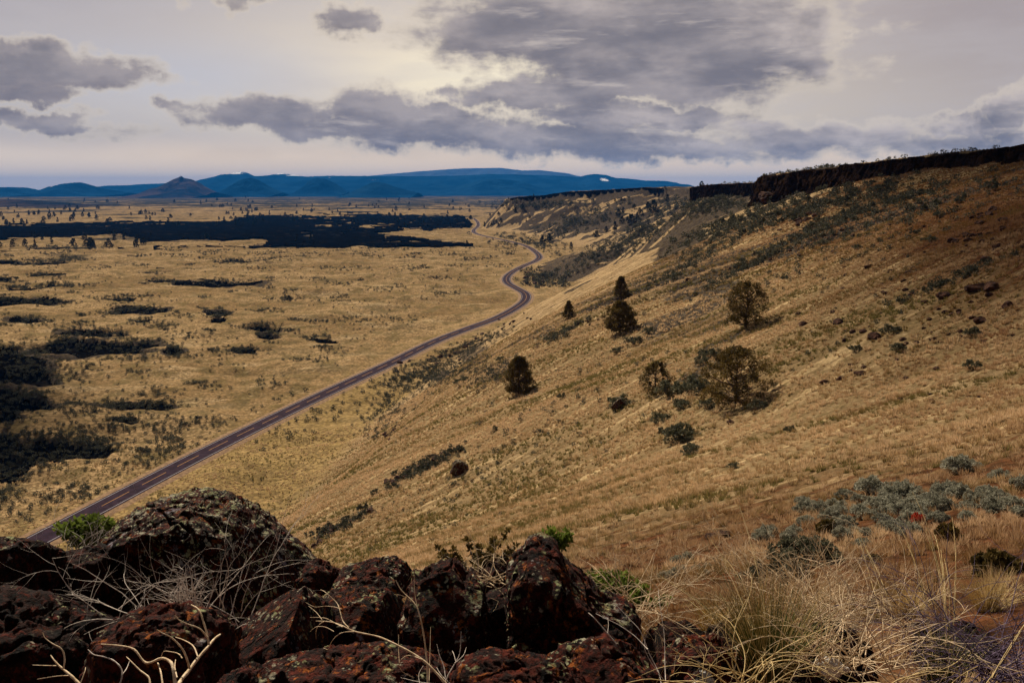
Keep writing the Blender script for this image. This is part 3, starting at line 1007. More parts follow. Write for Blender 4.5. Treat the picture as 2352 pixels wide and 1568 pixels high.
mountain('low_hill', 'low brown grassy rise at the far left of the plain', [(-260, 470), (-120, 462), (-40, 458), (30, 457), (90, 460), (140, 464), (230, 471)], 5200, 'mt_brown', 380, rough=.25, seed=18)


# ------------------------------------------------------------------ leaf clump meshes
def clump_mesh(name, centres, radii, n_per, size, mat, seed=0, flat=1.0, upl=0.0):
    rng = np.random.default_rng(seed)
    cs = np.repeat(centres, n_per, 0); rr = np.repeat(radii, n_per)
    n = len(cs)
    d = rng.normal(size=(n, 3)); d /= np.linalg.norm(d, axis=1)[:, None]
    p = cs + d * (rr * rng.uniform(.35, 1.0, n) ** .6)[:, None] * np.array([1, 1, flat])
    ax = d * .7 + rng.normal(size=(n, 3)) * .6 + np.array([0, 0, upl]); ax /= np.linalg.norm(ax, axis=1)[:, None]
    b = np.cross(ax, rng.normal(size=(n, 3))); b /= np.linalg.norm(b, axis=1)[:, None]
    s = size * rng.uniform(.6, 1.4, n)[:, None]
    V = np.stack([p, p + ax * s * .55 + b * s * .38, p + ax * s * 1.15, p + ax * s * .5 - b * s * .38], 1).reshape(-1, 3)
    Fc = np.arange(n * 4).reshape(n, 4)
    tint = np.repeat(np.repeat(rng.uniform(0, 1, len(centres)), n_per) * .6 + rng.uniform(0, .4, n), 4)
    return np_mesh(name, V, Fc, [M[mat]], dict(tint=tint), smooth=False)


def tubes(lines, sides=5):
    """lines: list of (points, radii) -> vertices, faces"""
    Vs, Fs, off = [], [], 0
    an = np.arange(sides) / sides * 2 * math.pi
    for pts, rad in lines:
        p = np.asarray(pts, float); r = np.asarray(rad, float)
        if len(p) < 2: continue
        t = np.gradient(p, axis=0); t /= np.linalg.norm(t, axis=1)[:, None] + 1e-9
        ref = np.array([.31, .2, .93]) if abs(t[0, 2]) < .8 else np.array([.9, .3, .1])
        u = np.cross(t, ref); u /= np.linalg.norm(u, axis=1)[:, None] + 1e-9
        v = np.cross(t, u)
        ring = p[:, None] + r[:, None, None] * (np.cos(an)[None, :, None] * u[:, None] + np.sin(an)[None, :, None] * v[:, None])
        Vs.append(ring.reshape(-1, 3))
        n = len(p)
        idx = np.arange(n * sides).reshape(n, sides) + off
        a = idx[:-1]; b = idx[1:]
        Fs.append(np.stack([a, np.roll(a, -1, 1), np.roll(b, -1, 1), b], -1).reshape(-1, 4))
        off += n * sides
    return np.vstack(Vs), np.vstack(Fs)


def tube_obj(name, lines, mat, parent=None, sides=5):
    V, Fc = tubes(lines, sides)
    return obj(name, np_mesh(name, V, Fc, [mat]), parent)


# ------------------------------------------------------------------ juniper trees
def juniper(h, wd, seed, prof, nclump=150, per=70, leaf=.15, bare=0.1, lean=0.0, mat='juniper', gap=.25):
    """trunk at the origin; crown width profile prof = [(height fraction, half width fraction)]"""
    rng = np.random.default_rng(seed)
    root = empty('juniper_tree')
    lines = []
    top = np.array([lean * h, 0, h * .82])
    tp = np.array([[0, 0, -.4], [lean * h * .2, 0, h * .25], [lean * h * .5 + .1, .08, h * .5], top])
    lines.append((tp, [h * .035, h * .026, h * .016, h * .005]))
    cs, rs = [], []
    lobes = [(rng.uniform(0, 6.28), rng.uniform(.75, 1.2)) for _ in range(7)]
    for i in range(nclump):
        f = bare + (1 - bare) * rng.uniform(0, 1) ** 1.05
        wq = np.interp(f, [p[0] for p in prof], [p[1] for p in prof]) * wd
        th = rng.uniform(0, 6.28)
        lb = 1 + .28 * sum(math.cos(th * (k + 2) + a + f * 5 * (k + 1)) * (g - .6) for k, (a, g) in enumerate(lobes[:3]))
        rr = wq * lb * (rng.uniform(.25, 1) ** .5)
        if rng.uniform() < gap and rr < wq * .6: continue
        c = np.array([lean * h * f + math.cos(th) * rr, math.sin(th) * rr, f * h])
        cs.append(c); rs.append(h * rng.uniform(.035, .075))
        if i % 3 == 0:
            f0 = max(.08, f - .22)
            b = np.array([lean * h * f0, 0, h * f0])
            mid = (b + c) / 2 + np.array([0, 0, -.03 * h])
            lines.append(([b, mid, c], [h * .011, h * .007, h * .002]))
    # ragged leaders on top
    for k in range(5):
        th = rng.uniform(0, 6.28); wq = wd * rng.uniform(.05, .35)
        for j in range(3):
            cs.append(np.array([lean * h + math.cos(th) * wq, math.sin(th) * wq, h * (.90 + .04 * j + rng.uniform(0, .04))])); rs.append(h * (.045 - .01 * j))
    tube_obj('trunk', lines, M['bark'], root)
    obj('crown', clump_mesh('crown', np.array(cs), np.array(rs), per, leaf, mat, seed, 1.0, .5), root)
    return root


OV = [(0, .55), (.12, .85), (.3, 1.0), (.55, .92), (.8, .62), (1, .15)]
CO = [(0, .7), (.15, 1.0), (.4, .85), (.7, .5), (1, .08)]
TOPH = [(0, .55), (.12, .95), (.3, .75), (.5, .9), (.75, .95), (.92, .6), (1, .25)]
BU = [(0, .8), (.2, 1.0), (.5, 1.0), (.75, .75), (1, .3)]


def place_px(root, X, Y, hpx, h, label, group=None, sc_w=1.0, sink=.15):
    x, y, z, ok = hit(X, Y)
    D = math.hypot(x[0], y[0])
    real = hpx * K * D / F
    s = real / h
    root.location = (x[0], y[0], z[0] - sink)
    root.scale = (s * sc_w, s * sc_w, s)
    tag(root, label, 'tree', group)
    return D


TREES = [
    (1192, 903, 88, 7, 3.0, 21, OV, dict(nclump=330, per=80, gap=.1), 'dense ovoid juniper standing nearest the road, lowest on the slope'),
    (1424, 765, 73, 6.4, 3.5, 22, OV, dict(nclump=360, per=80, gap=.08), 'broad dark juniper, the larger of the close pair in mid slope'),
    (1426, 682, 49, 6, 2.5, 23, CO, dict(nclump=230, per=70, gap=.1), 'ragged juniper just above the broad one in mid slope'),
    (1306, 730, 40, 5, 1.9, 24, CO, dict(nclump=180, per=60, gap=.1), 'small narrow juniper, leftmost on the middle slope'),
    (1712, 750, 102, 7, 3.3, 25, TOPH, dict(nclump=200, per=70, gap=.45, lean=.03), 'open crowned juniper with visible leaning trunk high on the slope'),
    (1690, 925, 126, 5.6, 3.7, 26, BU, dict(nclump=210, per=75, gap=.12, bare=.03, leaf=.13), 'large sprawling bushy juniper with ragged top on the near slope'),
    (1505, 902, 72, 4, 2.3, 27, BU, dict(nclump=105, per=65, bare=.03, gap=.15, leaf=.13), 'low spreading juniper left of the big bushy one'),
]
for (X, Y, hp, h, wd, sd, pr, kw, lab) in TREES:
    t = juniper(h, wd, sd, pr, **kw)
    place_px(t, X, Y, hp, h, lab, 'junipers scattered on the slope')
    t.rotation_euler = (0, 0, sd)

FARP = [juniper(5, 1.7, 31, OV, 46, 26, .34, mat='juniper_far'), juniper(5, 1.45, 32, CO, 40, 26, .34, mat='juniper_far'), juniper(4, 1.9, 33, BU, 40, 26, .34, mat='juniper_far')]
_used = set()


def far_tree(X, Y, hp, label, group, rng):
    x, y, z, ok = hit(X, Y)
    if not ok[0]: return
    k = rng.randrange(3)
    D = math.hypot(x[0], y[0])
    h = (5, 5, 4)[k]
    s = hp * K * D / F / h
    loc = (x[0], y[0], z[0] - .2)
    if k not in _used:
        _used.add(k); o = FARP[k]
        o.location = loc; o.scale = (s, s, s); o.rotation_euler = (0, 0, rng.uniform(0, 6))
        tag(o, label, 'tree', group)
    else:
        o = copy_tree(FARP[k], loc, rng.uniform(0, 6), (s * rng.uniform(.85, 1.15),) * 2 + (s,), label, group, 'juniper_tree')
    o['category'] = 'tree'
    return o


R = random.Random(4)
MID = [(790, 700, 70, 'left of a close pair of junipers at the foot beyond the second bend'), (848, 672, 60, 'right of a close pair of junipers at the foot beyond the second bend'), (1036, 730, 50, 'lowest juniper on the bright spur edge'),
       (1253, 638, 55, 'second juniper up the bright spur edge'), (1335, 590, 45, 'third juniper up the bright spur edge, smallest of the row'), (1410, 575, 75, 'tall juniper halfway up the bright spur edge'),
       (1470, 520, 60, 'rounded olive juniper behind the tall one on the spur edge'), (1440, 462, 60, None), (1480, 425, 50, None), (1550, 525, 75, 'dark juniper where the bright spur edge steepens'), (1600, 490, 60, None),
       (1620, 440, 50, None), (1690, 415, 70, 'left of the two olive junipers at the top of the bright spur edge'), (1740, 420, 90, 'right and larger of the two olive junipers topping the bright spur edge'), (1860, 330, 60, 'dark juniper below the notch in the rimrock'),
       (2150, 245, 40, None), (2315, 255, 40, None), (560, 435, 45, None), (620, 405, 50, None), (505, 400, 25, None), (415, 450, 25, None), (343, 455, 25, None), (435, 510, 35, None), (375, 535, 35, None),
       (355, 535, 30, None), (395, 530, 30, None), (295, 545, 38, None), (412, 540, 25, None), (652, 512, 28, None), (684, 480, 25, None), (715, 290, 22, None), (1225, 328, 20, None), (1412, 322, 25, None), (1465, 322, 25, None),
       (1492, 325, 25, None), (1057, 224, 16, None), (690, 280, 24, None), (660, 282, 24, None), (675, 281, 20, None), (900, 252, 16, None), (885, 254, 14, None), (1578, 247, 20, None), (1605, 247, 20, None), (755, 262, 14, None), (1837, 256, 16, None),
       (1575, 390, 40, None), (450, 380, 24, None), (395, 395, 20, None), (500, 312, 18, None), (485, 314, 16, None)]
for (zx, zy, hz, lab) in MID:
    X = (1800 + zx / 2.138) * .5742; Y = (650 + zy / 2.138) * .5742
    far_tree(X, Y, hz / 2.138 * .5742, lab or 'small dark juniper on the distant bluff side or rim', 'junipers on the far bluff', R)
nfar = 0
for i in range(900):
    if nfar >= 235: break
    Y = R.choice([R.uniform(446, 520), R.uniform(462, 520), R.uniform(500, 575)])
    X = R.uniform(0, 1085)
    if 520 < Y and X > 350 and R.random() < .9: continue
    if vn2(X / 90, Y / 12, 7) < .42 and R.random() < .8: continue
    x, y = plane_hit(X, Y)
    if Y < 560 and lava_flow_mask(np.array([x]), np.array([y]))[0] and R.random() < .5: continue
    if far_tree(X, Y, R.uniform(3.2, 6.5) + max(0, Y - 465) * .09, 'tiny juniper ' + ('far out on the grey plain' if Y < 470 else 'beyond the lava flow' if Y < 498 else 'around the lava flow' if Y < 530 else 'just below the lava flow'), 'junipers dotted over the far plain', R): nfar += 1
for (X, Y, h) in [(217, 568, 11), (243, 567, 9), (256, 567, 10), (664, 690, 12), (655, 682, 9)]:
    far_tree(X, Y, h, 'lone dark juniper on the near plain below the lava flow', 'junipers below the lava flow', R)


# ------------------------------------------------------------------ brush and boulders
def sage_proto(seed, n, per, leaf, mat, h=.8, wd=.6):
    rng = np.random.default_rng(seed)
    root = empty('sagebrush')
    cs, rs, lines = [], [], []
    for i in range(n):
        th = rng.uniform(0, 6.28); rr = wd * rng.uniform(0, 1) ** .5
        z = h * (1 - .55 * (rr / wd) ** 2) * rng.uniform(.45, 1)
        c = np.array([math.cos(th) * rr, math.sin(th) * rr, z])
        cs.append(c); rs.append(h * rng.uniform(.10, .17))
        if i % 2 == 0: lines.append(([np.array([0, 0, -.1]), c * .5 + np.array([0, 0, -.05]), c], [.022, .014, .005]))
    tube_obj('stem', lines, M['bark'], root, 4)
    obj('foliage', clump_mesh('foliage', np.array(cs), np.array(rs), per, leaf, mat, seed, 1, .6), root)
    return root


def rock_proto(seed, name='boulder', mat='boulder', sub=3, parent=None):
    import bmesh
    bm = bmesh.new()
    bmesh.ops.create_icosphere(bm, subdivisions=sub, radius=1)
    rng = np.random.default_rng(seed)
    P_ = np.array([v.co[:] for v in bm.verts])
    pl = rng.normal(size=(11, 3)); pl /= np.linalg.norm(pl, axis=1)[:, None]
    dd = rng.uniform(.55, .9, 11)
    for a, b in zip(pl, dd):
        q = P_ @ a
        P_ -= np.maximum(q - b, 0)[:, None] * a
    P_ *= (1 + (fbm3(P_[:, 0] * 2.2 + seed, P_[:, 1] * 2.2, P_[:, 2] * 2.2, 4, seed) - .5) * .5)[:, None]
    P_ *= np.array([1, .8, .62])
    for v, p in zip(bm.verts, P_): v.co = p
    me = bpy.data.meshes.new(name); bm.to_mesh(me); bm.free()
    me.materials.append(M[mat])
    for p in me.polygons: p.use_smooth = False
    return me


def ell(cx, cy, rx, ry, n, tilt=0, rs=None):
    rs = rs or random
    out = []
    t = math.radians(tilt)
    while len(out) < n:
        a, b = rs.gauss(0, .5), rs.gauss(0, .5)
        if a * a + b * b > 1.4: continue
        a *= rx; b *= ry
        out.append((cx + a * math.cos(t) - b * math.sin(t), cy + a * math.sin(t) + b * math.cos(t)))
    return out


SP = [sage_proto(51, 60, 60, .07, 'sage', .75, .62), sage_proto(52, 70, 56, .07, 'sage', .62, .78), sage_proto(53, 50, 60, .07, 'sage', .85, .55)]
_su = set()
SP2 = [sage_proto(57, 26, 40, .08, 'midbrush', .7, .6), sage_proto(58, 30, 36, .08, 'midbrush', .6, .75)]
_su2 = set()


def z3(x, y): return ((2600 + x / 1.572) * .5742, (1850 + y / 1.572) * .5742)


def z5(x, y): return ((2700 + x / 1.568) * .5742, (900 + y / 1.568) * .5742)


def z4(x, y): return ((1400 + x / 1.568) * .5742, (900 + y / 1.568) * .5742)


def sage(X, Y, hp, label, group, rs, protos=SP, used=_su):
    x, y, z, ok = hit(X, Y)
    if not ok[0]: return
    D = math.hypot(x[0], y[0])
    s = hp * K * D / F / .62
    k = rs.randrange(len(protos))
    loc = (x[0], y[0], z[0] - .06 * s)
    rz = rs.uniform(0, 6.28)
    if k not in used:
        used.add(k); o = protos[k]
        o.location = loc; o.rotation_euler = (0, 0, rz); o.scale = (s, s, s)
        tag(o, label, 'shrub', group)
    else:
        o = copy_tree(protos[k], loc, rz, s, label, group, 'sagebrush')
    return o


R = random.Random(8)
ns = 0
for (x, y, h, lab) in [(1390, 190, 90, 'silver sagebrush at the upper left corner of the big patch'), (1500, 290, 80, 'large silver sagebrush in the left half of the patch'), (1600, 215, 80, None), (1540, 230, 75, None), (1850, 200, 75, None), (1790, 260, 60, None),
                      (1920, 180, 60, None), (2050, 240, 60, None), (2130, 200, 55, None), (2200, 110, 60, 'pale sagebrush near the right edge above the patch'), (2330, 150, 60, None), (2000, 290, 50, None), (1000, 310, 75, 'silver sagebrush left of the patch above the dark bush'), (1060, 300, 60, None),
                      (1150, 275, 45, None), (1180, 320, 55, None), (980, 385, 50, None), (710, 490, 70, 'silver sagebrush farthest left above the dark bush'), (760, 440, 45, None), (880, 455, 40, None), (1240, 400, 60, None), (1210, 470, 65, None), (1280, 440, 45, None),
                      (1350, 350, 50, None), (1420, 340, 45, None), (1480, 340, 60, None), (1500, 410, 60, None), (1560, 420, 65, 'silver sagebrush at the bottom of the patch beside the red plant'), (1620, 460, 75, None), (1660, 440, 50, None), (1570, 310, 60, None), (1340, 520, 50, None),
                      (1940, 60, 90, 'tall dark sagebrush at the top right above the patch'), (2010, 40, 60, None), (150, 720, 50, None), (90, 730, 45, None), (190, 690, 45, None), (240, 600, 40, None), (300, 680, 40, None), (180, 620, 45, None), (370, 660, 30, None), (350, 700, 30, None),
                      (1360, 450, 40, None), (1010, 500, 30, None), (1460, 240, 30, None), (1740, 300, 45, None), (1680, 200, 45, None), (2270, 260, 45, None), (2340, 320, 50, None)]:
    X, Y = z3(x, y)
    sage(X, Y, h / 1.572 * .5742, lab or 'grey green sagebrush in the patch on the near right slope', 'sagebrush patch on the near slope', R); ns += 1
for (X, Y) in ell(2080, 1165, 300, 52, 46, 2, R) + ell(1830, 1215, 120, 22, 8, -10, R):
    sage(X, Y, R.uniform(14, 26), 'grey green sagebrush in the patch on the near right slope', 'sagebrush patch on the near slope', R); ns += 1
for (x, y, h, lab) in [(2000, 1060, 90, 'rounded grey sagebrush beside the low spreading juniper'), (2100, 1040, 60, None), (2170, 1040, 80, None), (2100, 1135, 50, None), (2060, 1130, 50, None), (1940, 1235, 70, 'green tinged sagebrush below the junipers'), (2060, 1340, 110, 'large dark sagebrush in mid slope below the bushy juniper'),
                      (2145, 1430, 60, None), (1700, 1130, 80, 'brush growing against the lichened slope rock'), (1330, 1085, 35, None), (1880, 670, 40, None), (1790, 745, 50, None), (1680, 800, 40, None), (950, 845, 30, None), (885, 912, 22, None), (1365, 665, 30, None), (690, 985, 35, None), (730, 970, 25, None)]:
    X, Y = z4(x, y)
    sage(X, Y, h / 1.568 * .5742, lab or 'isolated grey brush on the middle slope', 'brush dotted over the middle slope', R, SP2, _su2); ns += 1
for (x, y, h) in [(120, 1010, 70), (170, 1020, 60), (200, 830, 60), (250, 820, 50), (170, 870, 50), (1350, 680, 60), (1400, 790, 50), (1130, 790, 40), (720, 1290, 40), (1860, 900, 50), (1870, 690, 50), (690, 340, 30), (420, 240, 30), (1600, 110, 40), (1140, 150, 30), (925, 130, 40), (520, 1150, 60), (210, 1140, 60), (40, 1330, 90), (110, 1410, 50), (370, 1520, 40)]:
    X, Y = z5(x, y)
    sage(X, Y, h / 1.568 * .5742, 'isolated dark brush on the right hand slope', 'brush dotted over the right slope', R, SP2, _su2); ns += 1

# brush further off: the largest stay individual, the rest is ground cover
REG = [(990, 860, 130, 42, 420, -14, 4.5), (890, 950, 80, 60, 130, -25, 4.5), (1090, 790, 90, 18, 120, -20, 4), (1250, 642, 60, 22, 60, 5, 7), (1700, 520, 200, 36, 240, -20, 7), (1880, 470, 240, 30, 200, -14, 8), (1600, 600, 160, 16, 90, -28, 6),
       (1420, 565, 140, 26, 200, -24, 5), (1620, 470, 130, 26, 260, -6, 5), (1290, 768, 70, 9, 34, -28, 7), (970, 1075, 110, 16, 50, -28, 9), (790, 1205, 90, 15, 40, -25, 9), (1210, 560, 120, 20, 130, 10, 4), (1330, 510, 130, 26, 220, -20, 4),
       (1250, 470, 140, 12, 120, 0, 4), (1950, 560, 300, 70, 60, -20, 7), (2100, 480, 250, 50, 90, -15, 8), (1500, 520, 100, 30, 120, -24, 5), (1700, 700, 500, 200, 70, -20, 6), (1300, 940, 300, 120, 40, -20, 7), (1100, 1100, 300, 100, 60, -25, 6), (700, 950, 200, 50, 50, -20, 6), (1790, 1330, 60, 30, 12, 0, 22), (1820, 560, 180, 13, 110, -24, 7), (1700, 622, 120, 9, 60, -26, 6), (2000, 480, 160, 14, 80, -18, 8), (2200, 640, 160, 11, 36, -22, 8), (1130, 860, 100, 18, 90, -24, 4.5)]
pts = []
REG_LAB = ['in the brush thicket between road and slope', 'at the low end of the road thicket', 'along the road above the thicket', 'at the inside of the second bend', 'on the upper slope below the rimrock end', 'just under the near rimrock', 'on the streak below the spur', 'in the shaded gully beyond the first spur', 'below the lower rimrock band', 'in the outcrop line under the close junipers', 'in the dark outcrop with the yellow rock', 'in the lowest dark outcrop', 'at the foot of the far headland', 'on the side of the far headland', 'on top of the far headland', 'scattered on the upper right slope', 'high at the right under the rim', 'at the crest of the first spur', 'on the open middle slope', 'on the grassy slope above the foreground', 'on the lower left slope', 'on the meadow by the road', 'behind the straw tangle', 'in the long dark scrub streak on the upper slope', 'in the lower scrub streak above the lone juniper', 'in the top scrub streak under the rim', 'in the short scrub streak at right', 'above the road thicket']
for ri, (cx, cy, rx, ry, n_, tl, hp) in enumerate(REG):
    for (X, Y) in ell(cx, cy, rx, ry, int(n_ * 1.7), tl, R): pts.append((X, Y, hp * R.uniform(.7, 1.7), ri))
# brush on the plain
for i in range(1900):
    X = R.uniform(-20, 1230); Y = 560 + R.random() ** 1.5 * 640
    if X > 1230 - (Y - 580) * 1.75: continue
    if vn2(X / 160, Y / 40, 3) < .40: continue
    pts.append((X, Y, R.uniform(1.6, 3.2) + (Y - 560) * .008, 30))
for i in range(230):
    X = R.uniform(-20, 1200); Y = 566 + R.random() ** 1.6 * 600
    if X > 1200 - (Y - 580) * 1.75: continue
    L_ = R.uniform(8, 46) * (1 + (Y - 566) / 400); Hh = L_ * R.uniform(.08, .16) * (1 + (Y - 566) / 500)
    for (a, b) in ell(X, Y, L_, Hh, int(5 + L_ * .5), 0, R): pts.append((a, b, R.uniform(1.8, 3.4) + (Y - 560) * .008, 30))
for (cx, cy, rx, ry, dep) in HOL:
    for (a, b) in ell(cx, cy, rx * 1.15, ry * 1.2, int(8 + rx * .7), 0, R): pts.append((a, b, R.uniform(2.2, 4.4) + (cy - 560) * .010, 30))
pa = np.array(pts)
hx, hy, hz, ok = hit(pa[:, 0], pa[:, 1])
keep = ok & (hy > 8) & (np.abs(road_dist(hx, hy)) > 8)
pa, hx, hy, hz = pa[keep], hx[keep], hy[keep], hz[keep]
# rim tops
ry_ = np.array([R.uniform(90, 405) for _ in range(330)]); rx_ = RIM(ry_) + np.array([R.uniform(-3, 9) for _ in ry_])
ry2 = np.array([R.uniform(560, 1000) for _ in range(160)]); rx2 = RIM(ry2) + np.array([R.uniform(-4, 14) for _ in ry2])
ex = np.concatenate([rx_, rx2]); ey = np.concatenate([ry_, ry2])
ez = height(ex, ey)
er = np.array([R.uniform(.6, 1.4) for _ in ex])
Dd = np.hypot(hx, hy)
size = pa[:, 2] * K * Dd / F
AX = np.concatenate([hx, ex]); AY = np.concatenate([hy, ey]); AZ = np.concatenate([hz, ez]); AS = np.concatenate([size, er]); AR = np.concatenate([pa[:, 3], 31 + 0 * er]).astype(int)
vis = AS / np.hypot(AX, AY)
order = np.argsort(-vis)
FP = [sage_proto(61, 18, 30, .12, 'sagefar', .7, .65), sage_proto(62, 20, 28, .12, 'sagefar', .6, .8), sage_proto(63, 14, 30, .12, 'sagefar', .8, .5)]
_fu = set()
n_ind = max(0, 300 - ns)
for i in order[:n_ind]:
    s = AS[i] / .8; k = R.randrange(3); loc = (AX[i], AY[i], AZ[i] - .05)
    lab = 'small dark brush ' + (REG_LAB[AR[i]] if AR[i] < 30 else ('on the open plain' if AR[i] == 30 else 'on top of the rimrock'))
    if k not in _fu:
        _fu.add(k); o = FP[k]; o.location = loc; o.scale = (s, s, s); tag(o, lab, 'shrub', 'small brush clumps on the bluff')
    else:
        o = copy_tree(FP[k], loc, R.uniform(0, 6.28), s, lab, 'small brush clumps on the bluff', 'brush')
for o in FP: o.name = 'brush'


def bush_cloud(idx, name, label, mat, per=46, seed=5):
    rng = np.random.default_rng(seed)
    c = np.stack([AX[idx], AY[idx], AZ[idx]], 1); s = AS[idx]
    k = 5
    cc = np.repeat(c, k, 0); ss_ = np.repeat(s, k)
    th = rng.uniform(0, 6.28, len(cc)); rr = rng.uniform(0, .65, len(cc)) * ss_
    cc = cc + np.stack([np.cos(th) * rr, np.sin(th) * rr, ss_ * rng.uniform(.25, .62, len(cc))], 1)
    n = per // k
    cs = np.repeat(cc, n, 0); r2 = np.repeat(ss_ * .34, n); N = len(cs)
    d = rng.normal(size=(N, 3)); d /= np.linalg.norm(d, axis=1)[:, None]
    p = cs + d * r2[:, None]
    ax = d + rng.normal(size=(N, 3)) * .6; ax /= np.linalg.norm(ax, axis=1)[:, None]
    b = np.cross(ax, rng.normal(size=(N, 3))); b /= np.linalg.norm(b, axis=1)[:, None]
    q = (np.repeat(ss_, n) * .30)[:, None]
    V = np.stack([p - b * q * .5, p + b * q * .5, p + ax * q], 1).reshape(-1, 3)
    me = np_mesh(name, V, np.arange(N * 3).reshape(N, 3), [M[mat]], dict(tint=np.repeat(rng.uniform(0, 1, N), 3)), smooth=False)
    tag(obj(name, me), label, 'brush', kind='stuff')


bush_cloud(order[n_ind:], 'brush_cover', 'low dark brush speckling the plain and the bluff side', 'sagefar')

# boulders on the slope
BM = [rock_proto(71 + i) for i in range(5)]
BR_LAB = ['in the line below the close junipers', 'at the upper end of that outcrop line', 'in the outcrop by the yellow rock', 'in the line above the foreground blocks', 'at the lower end of the dark rock line', 'on the slope left of the nearest road juniper', 'strewn over the middle slope', 'strewn on the bare rusty right slope', 'under the near rimrock', 'near the right edge of the slope', 'in the brush beside the road', 'above the road brush', 'beside the two flat rocks', 'around the fallen slab', 'below the fallen slab', 'by the second road bend', 'along the road shoulder']
BR = [(1290, 766, 95, 7, 26, -27, 6), (1370, 738, 30, 5, 6, -27, 5), (960, 1075, 100, 9, 26, -28, 10), (790, 1205, 75, 9, 18, -26, 11), (740, 1240, 30, 8, 6, -30, 12), (910, 985, 60, 10, 8, -40, 8), (1650, 640, 350, 60, 16, -20, 6),
      (2100, 760, 260, 90, 26, -15, 8), (1900, 560, 250, 50, 20, -15, 7), (2250, 550, 100, 80, 24, -10, 11), (1000, 830, 130, 30, 24, -15, 7), (1180, 740, 50, 15, 10, -10, 5), (1660, 1225, 40, 5, 4, 0, 13), (1760, 450, 40, 15, 10, -20, 10), (1840, 510, 60, 10, 10, -25, 10), (1230, 640, 50, 18, 20, 5, 6), (1100, 780, 60, 8, 8, -20, 6)]
pts = []
for bi, (cx, cy, rx, ry, n_, tl, hp) in enumerate(BR):
    for (X, Y) in ell(cx, cy, rx, ry, n_, tl, R): pts.append((X, Y, hp * R.uniform(.5, 1.3), bi))
for q in z5(0, 0), :
    pass
for (x, y, h) in [(1250, 705, 50), (990, 545, 22), (1050, 400, 22), (1215, 262, 30), (800, 625, 40), (1025, 615, 45), (1490, 440, 30), (1690, 450, 50), (1890, 410, 70), (1990, 400, 70), (2090, 510, 50), (1920, 600, 45), (1700, 545, 30), (1160, 935, 45), (1040, 965, 40), (940, 990, 35), (350, 1235, 30), (1180, 670, 30)]:
    X, Y = z5(x, y); pts.append((X, Y, h / 1.568 * .5742, 20))
for X, Y in ell(2120, 760, 330, 260, 40, 0, R): pts.append((X, Y, R.uniform(4, 10), 7))
pa = np.array(pts)
hx, hy, hz, ok = hit(pa[:, 0], pa[:, 1])
for i in range(len(pa)):
    if not ok[i] or hy[i] < 14: continue
    D = math.hypot(hx[i], hy[i]); s = pa[i, 2] * K * D / F / 1.1
    if s > 4: continue
    o = obj('boulder', BM[i % 5], None, (hx[i], hy[i], hz[i] + s * .12))
    o.rotation_euler = (0, 0, R.uniform(0, 6.28)); o.scale = (s, s, s)
    bi = int(pa[i, 3])
    tag(o, 'dark boulder ' + (BR_LAB[bi] if bi < 20 else 'alone on the right hand slope'), 'boulder', 'dark boulders on the slope')
for (X, Y, w_, h_, mt, lab) in [(1052, 1085, 46, 46, 'rock_pale', 'upright rock with yellow lichen at the end of the dark outcrop'), (1422, 935, 40, 36, 'rock_pale', 'squat rock splashed with yellow lichen below the spreading juniper'),
                                (1762, 462, 56, 30, 'boulder', 'large dark slab fallen below the rimrock end'), (1640, 1232, 44, 14, 'boulder', 'left of two flat dark rocks on the tufted slope'), (1668, 1228, 34, 16, 'boulder', 'right of two flat dark rocks on the tufted slope'),
                                (2022, 1395, 100, 34, 'rock_dark', 'long dark boulder behind the dry tangle at right')]:
    x, y, z, ok = hit(X, Y + 2)
    D = math.hypot(x[0], y[0]); a = w_ * K * D / F / 2
    o = obj('boulder', rock_proto(int(X), 'boulder', mt, 4), None, (x[0], y[0], z[0] + h_ * K * D / F * .25))
    o.scale = (a, a, h_ * K * D / F / 1.2)
    tag(o, lab, 'boulder')

# a weathered snag
x, y, z, ok = hit(2090, 626)
D = math.hypot(x[0], y[0]); u = 1.0 * K * D / F
x0 = np.array([x[0], y[0], z[0]])


def sn(L): return [x0 + np.array([a * u, (i % 3 - 1) * u * 2, b * u]) for i, (a, b) in enumerate(L)]


tag(tube_obj('dead_branch', [(sn([(-12, 0), (-4, 4), (4, 2), (10, 3), (14, 8)]), [u * 1.2, u * 1.4, u, u, u * .4]), (sn([(-2, 4), (2, 10), (8, 14), (11, 9), (9, 3)]), [u, u, u * .9, u * .7, u * .4]),
                             (sn([(-10, 2), (-7, 9), (-9, 13)]), [u * .8, u * .6, u * .3]), (sn([(2, 9), (-3, 13), (-6, 12)]), [u * .8, u * .5, u * .3])], M['deadwood']), 'small twisted dead branch lying alone on the upper slope', 'branch')


